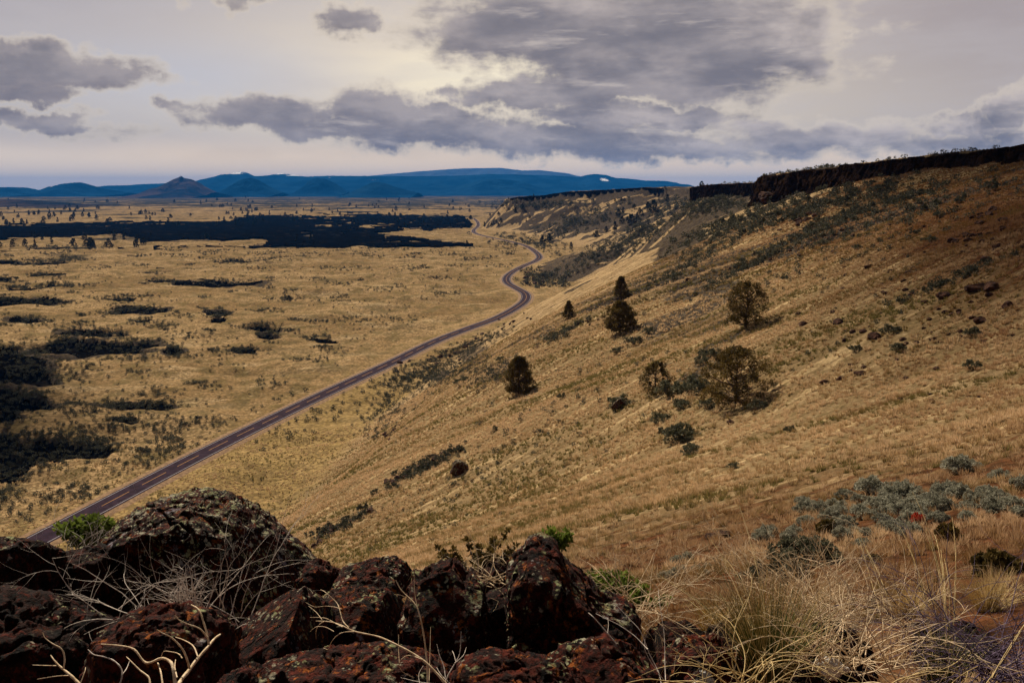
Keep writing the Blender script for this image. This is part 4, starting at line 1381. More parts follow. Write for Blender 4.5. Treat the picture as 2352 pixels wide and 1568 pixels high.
# ------------------------------------------------------------------ bunch grass
def grass_cover():
    rng = np.random.default_rng(12)
    outV, outT, outP, outR = [], [], [], []

    def ring(r0, r1, dens, nb, h, wd):
        A = math.radians(37)
        area = A * (r1 * r1 - r0 * r0)
        n = int(area * dens)
        r = np.sqrt(rng.uniform(r0 * r0, r1 * r1, n)); th = rng.uniform(-A, A, n)
        x = r * np.sin(th); y = r * np.cos(th)
        _, t, xr = base_h(x, y)
        cl = fbm2(x / 7, (y + .35 * x) / 3.2, 3, 201)
        dns = (.45 + .55 * sst(cl, .30, .50)) * (.35 + .65 * sst(t, 0.0, .08)) * (1 - sst(x - xr, -3, 0)) * (1 - .55 * sst(fbm2(x / 22, y / 14, 4, 209), .54, .64) * (r < 120))
        k = (rng.uniform(0, 1, n) < dns) & (np.abs(road_dist(x, y)) > 7)
        x, y, r = x[k], y[k], r[k]
        z = height(x, y)
        n = len(x)
        # keep those which could be seen
        sz = h * rng.uniform(.6, 1.35, n)
        az = rng.uniform(0, 2 * math.pi, (n, nb)); rad = rng.uniform(0, .42, (n, nb)) * sz[:, None]
        bx = x[:, None] + np.cos(az) * rad; by = y[:, None] + np.sin(az) * rad
        az2 = az + rng.normal(0, .5, (n, nb)); le = sz[:, None] * rng.uniform(.55, 1.15, (n, nb)); out = rng.uniform(.15, .85, (n, nb))
        tx = bx + np.cos(az2) * le * out - .06 * le; ty = by + np.sin(az2) * le * out; tz = z[:, None] + le * np.sqrt(np.clip(1 - out ** 2 * .7, .2, 1))
        az3 = rng.uniform(0, 6.28, (n, nb)); wq = wd * rng.uniform(.6, 1.3, (n, nb))
        ox = np.cos(az3) * wq; oy = np.sin(az3) * wq
        zb = z[:, None] + 0 * bx - .03
        V = np.stack([np.stack([bx - ox, by - oy, zb], -1), np.stack([bx + ox, by + oy, zb], -1), np.stack([tx, ty, tz], -1)], 2)
        outV.append(V.reshape(-1, 3).astype(np.float32))
        big = fbm2(x / 16, y / 16, 3, 205)
        tn = np.clip(rng.normal(.5, .27, n) + (big - .5) * 1.0, 0, 1)
        stk = fbm2((x + 5) / 42, (y + .36 * x) / 5.0, 4, 207)
        tn = np.clip(tn + (stk - .48) * 2.4, 0.02, 1)
        ru_ = np.clip(sst(x, 34, 95) * .8 + .5 * (1 - sst(r, 16, 48)) + .35 * sst(x - .33 * y, -5, 30), 0, 1)
        ru_ = np.clip(ru_ + (fbm2(x / 9, y / 5, 3, 208) - .5) * 1.6, 0, 1) * (ru_ > .05)
        outR.append(np.repeat(ru_, nb * 3))
        outT.append(np.repeat(np.clip(tn[:, None] + rng.normal(0, .07, (n, nb)), 0, 1).ravel(), 3))
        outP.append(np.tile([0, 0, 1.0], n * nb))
    ring(2.6, 6, 3.5, 60, .17, .004)
    ring(6, 20, 2.8, 60, .24, .007)
    ring(20, 45, 4.2, 40, .28, .014)
    ring(45, 90, 5.0, 24, .34, .026)
    ring(90, 170, 3.4, 12, .38, .055)
    ring(170, 330, 1.7, 7, .46, .12)
    V = np.vstack(outV)
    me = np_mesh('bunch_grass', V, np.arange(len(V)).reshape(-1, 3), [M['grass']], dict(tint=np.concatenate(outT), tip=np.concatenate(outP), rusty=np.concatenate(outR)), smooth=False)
    tag(obj('bunch_grass', me), 'tufts of dry tan bunch grass covering the hillside', 'grass', kind='stuff')
    print('grass tris', len(V) // 3)


grass_cover()


# ------------------------------------------------------------------ foreground rocks
def star_rock(outline, D, depth, mat, label, seed, rough=1.0, box=.45, nphi=420, npsi=150, tilt=0.0):
    DC = D + depth * 1.05
    P3 = [at(a, b, DC) for a, b in outline]
    q = np.array([(p.x, p.z) for p in P3])
    # centroid of the polygon
    a = q; b = np.roll(q, -1, 0); cr = a[:, 0] * b[:, 1] - b[:, 0] * a[:, 1]
    A = cr.sum() / 2; c = ((a + b) * cr[:, None]).sum(0) / (6 * A)
    phi = np.linspace(0, 2 * math.pi, nphi, endpoint=False)
    dv = np.stack([np.cos(phi), np.sin(phi)], 1)
    r = np.zeros(nphi)
    for i in range(len(q)):
        p0 = q[i] - c; p1 = q[(i + 1) % len(q)] - c; e = p1 - p0
        den = dv[:, 0] * e[1] - dv[:, 1] * e[0]
        den = np.where(np.abs(den) < 1e-9, 1e-9, den)
        t = (p0[0] * e[1] - p0[1] * e[0]) / den
        s = (p0[0] * dv[:, 1] - p0[1] * dv[:, 0]) / den
        ok = (t > 0) & (s >= -1e-6) & (s <= 1 + 1e-6)
        r = np.where(ok & (t > r), t, r)
    for _ in range(2): r = (np.roll(r, 1) + 2 * r + np.roll(r, -1)) / 4
    psi = np.linspace(-math.pi / 2, math.pi / 2, npsi)
    PH, PS = np.meshgrid(np.arange(nphi), psi)
    cp = np.cos(PS).clip(0, 1) ** box; sp = np.sign(np.sin(PS)) * np.abs(np.sin(PS)) ** .8
    rr = r[PH] * cp
    x = c[0] + dv[PH, 0] * rr; z = c[1] + dv[PH, 1] * rr
    hh = (dv[PH, 1] * rr)
    y = DC + sp * depth * (1 + 0 * hh) + hh * tilt
    size = r.mean()
    nx = dv[PH, 0] * cp; nz = dv[PH, 1] * cp; ny = sp
    L = np.sqrt(nx ** 2 + ny ** 2 + nz ** 2) + 1e-6
    g = 1.0 / max(size, .15)
    a1 = fbm3(x * g * 1.7 + seed, y * g * 1.7, z * g * 1.7, 3, seed) - .5
    a2 = 1 - np.abs(fbm3(x * g * 3.8 + seed, y * g * 3.2, z * g * 3.2, 4, seed + 3) * 2 - 1) * 1.0
    a3 = fbm3(x * 14, y * 14, z * 14, 4, seed + 9) - .5
    dsp = rough * (a1 * .22 * size + (a2 - .86) * .12 * size) + a3 * .085
    cr1 = fbm3(x * g * 1.9 + 7, y * g * 1.9, z * g * 1.1, 2, seed + 41); cr2 = fbm3(x * g * 3.6, y * g * 3.6 + 5, z * g * 2.4, 2, seed + 43)
    dsp = dsp - size * (.09 * (1 - sst(np.abs(cr1 - .5), 0, .022)) + .05 * (1 - sst(np.abs(cr2 - .5), 0, .02)))
    x = x + nx / L * dsp; y = y + ny / L * dsp; z = z + nz / L * dsp
    # fracture planes facing the front and sides
    rg = np.random.default_rng(seed)
    for _ in range(7):
        a = np.array([rg.normal() * .9, -abs(rg.normal()) - .15, rg.normal() * .55]); a /= np.linalg.norm(a)
        lx, ly, lz = x - c[0], y - DC, z - c[1]
        q = lx * a[0] + ly * a[1] + lz * a[2]
        lim = q.max() * rg.uniform(.74, .93)
        cut = np.maximum(q - lim, 0) * .9
        x = x - cut * a[0]; y = y - cut * a[1]; z = z - cut * a[2]
    a5 = fbm3(x * 6 + 3, y * 6, z * 6, 3, seed + 31) - .5
    y = y + a5 * .16 * min(1, size * 2)
    z = z - np.maximum(y - DC, 0) * (EYE - c[1]) / DC * 1.05
    V = np.stack([x.ravel(), y.ravel(), z.ravel()], 1)
    org = np.array([c[0], DC, c[1]])
    idx = np.arange(nphi * npsi).reshape(npsi, nphi)
    a = idx[:-1]; b = idx[1:]
    Fc = np.stack([a, b, np.roll(b, -1, 1), np.roll(a, -1, 1)], -1).reshape(-1, 4)
    me = np_mesh('rock', V - org, Fc, [M[mat] if isinstance(mat, str) else mat])
    o = obj('rock', me, None, org)
    tag(o, label, 'rock')
    return o


ROCKS = [
    ([(262, 1215), (285, 1188), (330, 1155), (380, 1140), (430, 1125), (480, 1120), (540, 1135), (580, 1160), (610, 1190), (655, 1230), (690, 1268), (715, 1290), (705, 1350), (640, 1400), (560, 1430), (450, 1445), (330, 1440), (250, 1400), (248, 1300)], 6.6, .9, 'rock_pale', 'largest rounded boulder capped with pale lichen, below the road', .6, .3),
    ([(100, 1300), (150, 1265), (210, 1248), (265, 1252), (290, 1330), (280, 1440), (200, 1490), (100, 1480), (40, 1400), (65, 1325)], 6.0, .8, 'rock_dark', 'dark sloping rock left of the lichen capped boulder', .6, .3),
    ([(-120, 1240), (0, 1232), (55, 1236), (70, 1250), (64, 1300), (60, 1420), (-120, 1450)], 5.2, .6, 'rock_dark', 'black block at the left edge under the road', .35, .2),
    ([(-90, 1340), (30, 1350), (120, 1370), (220, 1410), (280, 1480), (280, 1640), (-90, 1660)], 4.1, .7, 'rock_dark', 'large black rock filling the lower left corner', .6, .3),
    ([(225, 1490), (255, 1440), (310, 1400), (360, 1386), (410, 1382), (475, 1394), (508, 1425), (515, 1500), (500, 1640), (220, 1640)], 3.5, .45, 'rock_red', 'rust topped dome of rock in front of the twig tangle', .5, .35),
    ([(520, 1480), (545, 1440), (590, 1400), (640, 1360), (700, 1345), (750, 1390), (760, 1500), (740, 1640), (520, 1640)], 4.4, .5, 'rock', 'leaning lichened block right of the rust topped dome', .6, .3),
    ([(690, 1310), (705, 1292), (730, 1284), (768, 1302), (775, 1360), (700, 1370)], 6.2, .4, 'rock_red', 'small reddish rock wedged right of the big boulder', .6, .4),
    ([(768, 1345), (785, 1302), (845, 1282), (895, 1275), (928, 1288), (938, 1320), (930, 1360), (880, 1390), (790, 1390)], 6.0, .5, 'rock', 'flat topped dark rock left of the split blocks', .5, .35),
    ([(700, 1395), (760, 1352), (850, 1343), (905, 1358), (935, 1400), (920, 1490), (820, 1520), (710, 1500)], 5.0, .5, 'rock', 'mottled rock with a pale lichen spot under the flat topped rock', .5, .35),
    ([(925, 1400), (945, 1335), (950, 1300), (963, 1308), (1000, 1286), (1040, 1282), (1080, 1308), (1112, 1332), (1120, 1420), (1116, 1540), (1000, 1560), (925, 1500)], 4.8, .5, 'rock', 'tall mottled block left of the dark cleft', .45, .25),
    ([(560, 1530), (700, 1490), (800, 1480), (900, 1470), (1000, 1500), (1060, 1560), (1060, 1680), (560, 1680)], 3.6, .5, 'rock_red', 'low reddish rock along the bottom left of centre', .6, .4),
    ([(1050, 1340), (1095, 1292), (1140, 1275), (1175, 1285), (1185, 1430), (1050, 1430)], 6.4, .5, 'rock_dark', 'dark rock behind the straw tangle in the gap', .5, .35),
    ([(1090, 1400), (1120, 1360), (1165, 1350), (1180, 1420), (1180, 1600), (1090, 1600)], 5.6, .4, 'rock_dark', 'shadowed rock deep in the cleft beside the pointed slab', .4, .3),
    ([(1166, 1290), (1200, 1248), (1212, 1224), (1245, 1222), (1275, 1232), (1290, 1262), (1310, 1288), (1345, 1318), (1380, 1350), (1440, 1370), (1462, 1400), (1468, 1450), (1480, 1520), (1440, 1600), (1180, 1600), (1172, 1480), (1165, 1380)], 4.7, .5, 'rock', 'tall pointed slab with pale lichen on its tip', .35, .2),
    ([(1030, 1560), (1060, 1515), (1110, 1495), (1180, 1485), (1260, 1500), (1330, 1540), (1400, 1620), (1400, 1700), (1030, 1700)], 3.3, .4, 'rock_red', 'low red rock at the bottom edge under the pointed slab', .6, .4),
    ([(1255, 1520), (1290, 1485), (1335, 1462), (1390, 1455), (1450, 1480), (1510, 1530), (1570, 1600), (1570, 1700), (1255, 1700)], 3.7, .45, 'rock_red', 'orange tinged rock in front of the pointed slab', .6, .4),
    ([(1480, 1480), (1500, 1440), (1540, 1424), (1590, 1432), (1640, 1450), (1655, 1500), (1640, 1560), (1490, 1560)], 5.6, .5, 'rock_dark', 'low dark rock behind the white splashed one', .5, .35),
    ([(1640, 1470), (1650, 1435), (1680, 1420), (1720, 1425), (1750, 1450), (1760, 1520), (1650, 1530)], 5.2, .4, 'rock_dark', 'small dark rock behind the green grass clump', .5, .35),
    ([(1840, 1500), (1855, 1455), (1890, 1425), (1935, 1425), (1965, 1450), (1985, 1510), (1980, 1580), (1850, 1580)], 4.2, .4, 'rock_dark', 'dark rock under the pale straw tangle at right', .5, .35),
    ([(2140, 1480), (2150, 1440), (2200, 1425), (2260, 1440), (2270, 1500), (2150, 1520)], 5.0, .4, 'rock_dark', 'dark rock among purple twigs at right', .5, .35),
    ([(480, 1620), (500, 1560), (560, 1520), (640, 1540), (660, 1640), (600, 1700), (480, 1700)], 3.2, .35, 'rock', 'small lichened rock at the bottom beside the forked twigs', .5, .35),
]
for i, (ol, D, dp, mt, lab, rg, bx) in enumerate(ROCKS):
    star_rock(ol, D, dp, mt, lab, 300 + i * 7, rg, bx)
M['rock_white'] = rock_mat('white_splashed_basalt', .3, 1.6, white=(-.05, -.3, .19, .075, .10))
star_rock([(1520, 1530), (1540, 1480), (1570, 1460), (1640, 1458), (1690, 1480), (1710, 1560), (1700, 1680), (1500, 1680), (1500, 1560)], 4.4, .42, M['rock_white'], 'red rock with a bright white splash beside the green grass', 611, .5, .35)
M['stone_white'] = plain_mat('white_stone', (0.42, 0.38, 0.34), (0.78, 0.74, 0.72), 8, .8, .2, 1.0, .02)
star_rock([(1865, 1525), (1880, 1508), (1905, 1506), (1930, 1520), (1955, 1526), (1960, 1540), (1930, 1542), (1905, 1550), (1880, 1542)], 3.95, .06, M['stone_white'], 'small pale stone lying under the dry tangle', 633, .6, .5, 80, 30)


# ------------------------------------------------------------------ dry twigs
def z1(x, y): return (x / 1.68 * .5742, (1850 + y / 1.68) * .5742)


def z2(x, y): return ((1300 + x / 1.68) * .5742, (1850 + y / 1.68) * .5742)


def smooth_line(P_, n=5):
    P_ = np.asarray(P_, float)
    return catmull(P_, np.linalg.norm(np.diff(P_, axis=0), axis=1).mean() / n)


def traced(name, label, strokes, D, mat, zf, group=None, rmul=1.0):
    """strokes: (pixel points, base width px, tip width px, depth at base, depth at tip)"""
    lines = []
    for (pp, w0, w1, da, db) in strokes:
        n = len(pp)
        P3 = []
        for i, (a, b) in enumerate(pp):
            X, Y = zf(a, b)
            P3.append(at(X, Y, D + da + (db - da) * i / (n - 1))[:])
        s = smooth_line(P3)
        q = np.linspace(0, 1, len(s))
        rad = (w0 + (w1 - w0) * q) * .5 / 1.68 * .25 * D / F * rmul
        rad = rad * (1 + .12 * np.sin(q * 40 + w0))
        lines.append((s, rad))
    o = tube_obj(name, lines, M[mat], None, 6)
    tag(o, label, 'dry plant', group)
    return o


traced('dead_twig', 'thick forked pale branch reaching up at the bottom left', [
    ([(1190, 1520), (1215, 1460), (1270, 1390), (1330, 1310), (1400, 1230), (1440, 1180), (1480, 1150)], 34, 16, 0, .35),
    ([(1405, 1220), (1390, 1140), (1365, 1060), (1345, 1000), (1320, 970), (1285, 952)], 18, 10, .2, .3),
    ([(1395, 1170), (1340, 1110), (1260, 1080), (1200, 1050), (1175, 1020)], 14, 8, .2, .2),
    ([(1275, 1380), (1250, 1300), (1220, 1240), (1150, 1170), (1090, 1140), (1052, 1118)], 18, 8, .1, .1),
    ([(1330, 1300), (1300, 1230), (1240, 1190), (1180, 1168)], 12, 6, .15, .3),
    ([(1180, 1500), (1165, 1400), (1150, 1340), (1090, 1310), (980, 1340), (900, 1250), (800, 1225), (680, 1215)], 26, 8, 0, .2),
    ([(1095, 1500), (1080, 1400), (1060, 1340)], 16, 9, 0, .1),
    ([(1010, 1500), (1000, 1440), (940, 1390), (880, 1330), (850, 1300)], 16, 6, 0, .1),
    ([(1190, 1440), (1175, 1370), (1180, 1320)], 12, 6, 0, .1),
    ([(1225, 1310), (1200, 1280), (1140, 1265), (1100, 1265), (1080, 1310)], 9, 4, .1, .2),
], 2.4, 'twig', z1, None, 1.0)
traced('dead_twig', 'forked pale twig in the darkness at the far bottom left', [
    ([(560, 1520), (520, 1470), (470, 1420), (420, 1380), (370, 1330), (340, 1290)], 26, 8, 0, .1),
    ([(425, 1380), (435, 1320), (415, 1250), (350, 1210), (300, 1170), (286, 1135)], 14, 6, .05, .1),
    ([(380, 1360), (300, 1358), (220, 1355)], 8, 4, .05, .2), ([(470, 1425), (380, 1430), (250, 1450)], 8, 4, .05, .1), ([(540, 1480), (570, 1400), (575, 1370)], 8, 4, .05, .1),
], 2.5, 'twig', z1)
traced('dead_twig', 'slim curved twig between the two forked ones at bottom left', [
    ([(800, 1500), (820, 1430), (815, 1380), (770, 1330), (700, 1300), (630, 1285), (590, 1250)], 14, 6, 0, .1), ([(820, 1420), (850, 1380), (870, 1330)], 8, 4, 0, .1)], 2.5, 'twig_grey', z1)
traced('dead_twig', 'long pale arching twig fanning out over the middle rocks', [
    ([(820, 1490), (740, 1400), (640, 1310), (520, 1240), (420, 1190), (340, 1160), (200, 1130), (100, 1085), (30, 1065), (-60, 1060)], 20, 7, 0, .3),
    ([(160, 1105), (120, 1060), (100, 990), (80, 940), (0, 865), (-30, 850)], 9, 4, .1, .3), ([(120, 1100), (70, 1075), (0, 1040), (-100, 1035)], 7, 3, .1, .3),
    ([(110, 980), (60, 965), (0, 960), (-70, 965), (-130, 935)], 6, 3, .2, .3), ([(200, 1130), (110, 1140), (50, 1190), (20, 1250), (-10, 1240)], 8, 3, .1, .2), ([(60, 1130), (0, 1100), (-60, 1100), (-100, 1130)], 6, 3, .1, .2),
    ([(0, 1060), (-40, 1085), (-60, 1130), (-60, 1180)], 6, 3, .2, .3), ([(-20, 1050), (-60, 1000), (-110, 960)], 5, 3, .2, .3), ([(660, 1320), (560, 1290), (500, 1340), (520, 1400), (600, 1440)], 7, 3, .05, .2), ([(500, 1340), (495, 1250), (495, 1150)], 6, 3, .1, .2)], 2.9, 'twig', z2)
traced('dead_twig', 'upright straight twig with a fork in front of the tall mottled block', [
    ([(690, 1500), (690, 1400), (680, 1280), (660, 1130), (630, 1000), (600, 940), (560, 900), (510, 850), (475, 785)], 16, 7, 0, .2),
    ([(632, 1010), (615, 940), (603, 860), (600, 750)], 9, 3, .1, .2), ([(700, 1480), (705, 1300), (710, 1100)], 5, 3, 0, .2), ([(580, 930), (520, 890), (480, 880)], 4, 2, .1, .1)], 3.0, 'twig', z2)
traced('dead_twig', 'spray of thin forked twigs rising at bottom centre', [
    ([(800, 1500), (830, 1420), (870, 1350), (905, 1280), (915, 1130)], 12, 4, 0, .1), ([(870, 1345), (930, 1290), (950, 1235)], 8, 3, 0, .1), ([(810, 1440), (800, 1370), (770, 1290), (752, 1215)], 9, 4, 0, .1),
    ([(770, 1290), (760, 1340)], 5, 3, 0, .1), ([(880, 1335), (865, 1280), (855, 1260)], 5, 3, 0, .1), ([(840, 1480), (780, 1420), (750, 1370)], 7, 3, 0, .1), ([(800, 1490), (640, 1470), (510, 1440)], 7, 3, 0, .1), ([(640, 1500), (630, 1420), (660, 1360)], 6, 3, 0, .1)], 2.9, 'twig_grey', z2)
traced('dead_twig', 'thin pale stems crossing the lower right of the pointed slab', [
    ([(2170, 1250), (2140, 1220), (2080, 1160), (1980, 1090), (1880, 1040), (1820, 1010)], 8, 3, 0, .2), ([(1960, 1215), (1880, 1120), (1800, 1030), (1770, 1005)], 9, 5, 0, .1), ([(2260, 1480), (2240, 1400), (2180, 1280), (2120, 1130), (2040, 1040), (1940, 935)], 9, 3, 0, .3),
    ([(2290, 1480), (2285, 1350), (2280, 1150), (2250, 950), (2240, 850)], 8, 3, 0, .4), ([(1900, 1140), (1905, 1080), (1900, 1040)], 4, 2, 0, .1), ([(2310, 1500), (2200, 1350), (2150, 1250), (2150, 1180)], 6, 3, 0, .1)], 3.6, 'twig_grey', z2)


def tangle(name, label, base, R_, n, seed, mat, r0=.004, up=.6, flat=.6, lvl=3, curl=.5, bias=(0, 0, 0), seglen=.16, kids=3):
    rng = np.random.default_rng(seed)
    lines = []

    def grow(p, d, L, r, lv):
        k = max(4, int(L / seglen * 4)); pts = [p.copy()]; bend = rng.normal(size=3) * curl
        q = p.copy()
        for i in range(k):
            d = d + bend * (1.0 / k) + rng.normal(size=3) * .07
            d[2] += -.02 * lv
            d /= np.linalg.norm(d)
            q = q + d * L / k; pts.append(q.copy())
            if lv > 0 and i > 0 and rng.uniform() < kids / k:
                dd = d + rng.normal(size=3) * .75; dd /= np.linalg.norm(dd)
                grow(q.copy(), dd, L * rng.uniform(.35, .7), r * (1 - i / k * .5) * .62, lv - 1)
        lines.append((np.array(pts), np.linspace(r, r * .35, len(pts))))
    for i in range(n):
        th = rng.uniform(0, 6.28)
        d = np.array([math.cos(th), math.sin(th) * .7, up + rng.normal() * .35]) + np.array(bias); d /= np.linalg.norm(d)
        b = np.array(base[:]) + np.array([rng.normal() * R_ * .18, rng.normal() * R_ * .12, 0])
        grow(b, d * np.array([1, 1, 1]), R_ * rng.uniform(.5, 1.05), r0, lvl)
    o = tube_obj(name, lines, M[mat], None, 4)
    tag(o, label, 'dry plant')
    return o


# dry twigs in front of the big boulder: two fans
tangle('dry_weed', 'spreading dry twig bush against the big boulder', at(480, 1415, 5.1), .72, 15, 5, 'twig_grey', .0034, 1.5, curl=.4, lvl=2, kids=3.0, bias=(-.25, 0, 0))
tangle('dry_weed', 'sparse dry twigs left of the rust topped dome', at(330, 1410, 4.7), .50, 11, 6, 'twig_grey', .0034, .55, curl=.45, lvl=2, kids=3.0, bias=(-.6, 0, 0))
tangle('dry_weed', 'short pale stubble of twigs behind the rust topped dome', at(430, 1400, 4.4), .24, 44, 7, 'twig_grey', .0030, 1.6, curl=.3, lvl=1, kids=1.5)
tangle('dry_weed', 'small pale sprig below the fork at left of centre', at(530, 1450, 4.2), .18, 10, 9, 'twig_grey', .0025, .8, curl=.4, lvl=1, kids=2)
tangle('dry_weed', 'straw coloured curling tangle behind the tall block', at(1130, 1335, 5.8), .46, 24, 10, 'twig', .0040, .5, curl=1.0, lvl=2, kids=2.6, bias=(-.3, 0, 0))
tangle('dry_weed', 'loose straw tangle right of the pointed slab', at(1470, 1400, 5.6), .66, 40, 13, 'twig', .0036, .7, curl=1.0, lvl=2, kids=2.8, bias=(-.1, 0, 0))
tangle('dry_weed', 'large pale tumbled weed behind the green grass', at(1830, 1440, 4.9), .72, 85, 14, 'twig', .0038, 1.2, curl=.8, lvl=2, kids=3.2)
tangle('dry_weed', 'pale forked weed sprawling over the rocks at right', at(1950, 1530, 3.9), .62, 44, 15, 'twig', .0038, .75, curl=.7, lvl=2, kids=3.0, bias=(.2, 0, 0))
tangle('dry_weed', 'tangled weed low at the bottom right of centre', at(1730, 1600, 3.4), .50, 22, 16, 'straw', .0034, .7, curl=.9, lvl=2, kids=3)
tangle('dry_weed', 'dark purple twiggy weed near the right edge', at(2190, 1490, 4.4), .75, 46, 17, 'twig_purple', .0030, .6, curl=.6, lvl=2, kids=3)
tangle('dry_weed', 'black purple thicket in the lower right corner', at(2320, 1560, 3.8), .62, 50, 18, 'twig_purple', .0036, .8, curl=.5, lvl=2, kids=3)
tangle('dry_weed', 'yellowish sparse twigs at the bottom right', at(2080, 1620, 3.3), .42, 9, 19, 'straw', .003, .8, curl=.7, lvl=2, kids=3)
tangle('dry_weed', 'grey bleached twigs left of the dark sloping rock', at(170, 1275, 7.0), .40, 14, 20, 'twig_grey', .003, 1.0, curl=.5, lvl=2, kids=2.5)

# stalks of tall grass
def stalks(name, label, L, D, mat, r=.0022):
    lines = []
    for (b, mdl, t, dd) in L:
        B = np.array(at(*z3(*b), D)[:]); T = np.array(at(*z3(*t), D + dd)[:]); Mm = np.array(at(*z3(*mdl), D + dd * .5)[:])
        q = np.linspace(0, 1, 22)[:, None]
        P_ = (1 - q) ** 2 * B + 2 * q * (1 - q) * (2 * Mm - (B + T) / 2) + q ** 2 * T
        rad = np.linspace(r, r * .45, 22); rad[12:] *= 1 + .75 * (np.arange(10) % 2)
        lines.append((P_, rad))
    tag(tube_obj(name, lines, M[mat], None, 5), label, 'grass')


stalks('grass_stalk', 'tall leaning straw stalks rising from the green clump', [((700, 1150), (520, 820), (250, 340), .6), ((720, 1150), (560, 850), (330, 430), .5), ((690, 1150), (400, 800), (220, 520), .4), ((740, 1150), (680, 700), (560, 260), .7), ((660, 1180), (330, 900), (50, 700), .4),
                      ((680, 1180), (420, 960), (160, 760), .3), ((760, 1150), (560, 760), (380, 480), .5), ((700, 1160), (590, 900), (440, 560), .6), ((800, 1120), (560, 940), (420, 800), .2), ((730, 1160), (600, 800), (470, 600), .4), ((780, 1100), (700, 800), (655, 510), .3), ((640, 1200), (420, 1010), (230, 850), .3)], 4.2, 'straw')
stalks('grass_stalk', 'upright bunch of straw stalks with seed heads at right', [((1870, 1170), (1810, 620), (1650, 180), .7), ((1880, 1170), (1840, 700), (1790, 450), .5), ((1860, 1170), (1830, 760), (1730, 420), .5), ((1895, 1170), (1925, 700), (1900, 340), .5), ((1870, 1180), (1850, 800), (1830, 540), .4), ((1880, 1180), (1860, 850), (1840, 620), .4),
                      ((1865, 1160), (1820, 700), (1700, 260), .5), ((1885, 1160), (1880, 800), (1850, 600), .3), ((1900, 1180), (1915, 820), (1925, 560), .3)], 4.5, 'straw')
stalks('grass_stalk', 'pair of curved straw stalks left of the upright bunch', [((1795, 1240), (1700, 730), (1570, 400), .5), ((1790, 1240), (1720, 800), (1620, 520), .5), ((1780, 1240), (1740, 950), (1640, 560), .4)], 4.4, 'straw')
stalks('grass_stalk', 'thin straw stalks standing behind the pale tumbled weed', [((1480, 920), (1400, 640), (1270, 350), .6), ((1440, 910), (1380, 700), (1300, 420), .6), ((1330, 920), (1220, 720), (1110, 530), .4), ((1260, 900), (1120, 640), (940, 280), .5), ((1520, 930), (1440, 700), (1350, 520), .6)], 5.6, 'straw', .0026)
stalks('grass_stalk', 'long bare stalks slanting across the lower right corner', [((2060, 1450), (2230, 1220), (2420, 900), .3), ((2150, 1350), (2250, 1170), (2380, 980), .2), ((1600, 1360), (1850, 1290), (1960, 1220), .2)], 3.4, 'straw')


def clump(name, label, base, n, h, spread, seed, mats, r=.0022, D=None):
    rng = np.random.default_rng(seed)
    root = empty(name, base)
    for mi, (mt, fr) in enumerate(mats):
        lines = []
        for i in range(int(n * fr)):
            th = rng.uniform(0, 6.28); o_ = rng.uniform(0, 1) ** .7
            b = np.array([math.cos(th) * .09 * o_, math.sin(th) * .07 * o_, -.03])
            L = h * rng.uniform(.5, 1.1); s_ = spread * o_ * rng.uniform(.5, 1.2)
            q = np.linspace(0, 1, 8)[:, None]
            e = b + np.array([math.cos(th) * L * s_, math.sin(th) * L * s_, L * (1 - .25 * s_)])
            md = (b + e) / 2 + np.array([0, 0, .12 * L]) - np.array([math.cos(th), math.sin(th), 0]) * L * s_ * .12
            P_ = (1 - q) ** 2 * b + 2 * q * (1 - q) * md + q ** 2 * e
            lines.append((P_, np.linspace(r, r * .2, 8)))
        tube_obj('blade', lines, M[mt], root, 3)
    tag(root, label, 'grass')
    return root


M['green_blade'] = plain_mat('green_blade', (0.045, 0.06, 0.012), (0.13, 0.14, 0.035), 4)
clump('grass_clump', 'lush green bunch of grass between the right hand rocks', at(1770, 1545, 4.1), 520, .50, .75, 81, [('green_blade', .68), ('straw', .32)], .0024)
clump('grass_clump', 'straw topped clump merging into the green bunch', at(1740, 1480, 4.7), 240, .45, .7, 82, [('straw', .8), ('green_blade', .2)], .0024)
clump('grass_clump', 'dark green base of the upright straw stalks', at(2160, 1560, 4.3), 260, .36, .6, 83, [('green_blade', .8), ('straw', .2)], .0022)
clump('grass_clump', 'pale dry clump behind the white splashed rock', at(1640, 1445, 6.2), 220, .35, .9, 84, [('straw', 1.0)], .0028)
clump('grass_clump', 'golden clump lit on the slope near the right edge', at(2270, 1400, 7.5), 300, .42, .8, 85, [('straw', 1.0)], .003)
clump('grass_clump', 'dry grass clump left of the golden one', at(2080, 1410, 7.5), 220, .36, .8, 86, [('straw', 1.0)], .003)


# small green and red plants
def green_bush(X, Y, D, h, wd, n, per, leaf, mat, label, seed, name='green_shrub', spiky=False):
    rng = np.random.default_rng(seed)
    base = at(X, Y, D)
    root = empty(name, base)
    cs, rs, lines = [], [], []
    for i in range(n):
        th = rng.uniform(0, 6.28); o_ = rng.uniform(0, 1) ** .6
        e = np.array([math.cos(th) * wd * o_, math.sin(th) * wd * .6 * o_, h * rng.uniform(.55, 1) * (1 - .3 * o_)])
        lines.append(([np.zeros(3), e * .5 + np.array([0, 0, .02]), e], [.005, .0035, .0015]))
        for q in np.linspace(.45, 1, 5):
            cs.append(e * q + rng.normal(size=3) * .008); rs.append(.018 if not spiky else .012)
    tube_obj('stem', lines, M['twig_grey'], root, 4)
    obj('foliage', clump_mesh('foliage', np.array(cs), np.array(rs), per, leaf, mat, seed, 1, .5), root)
    tag(root, label, 'shrub')


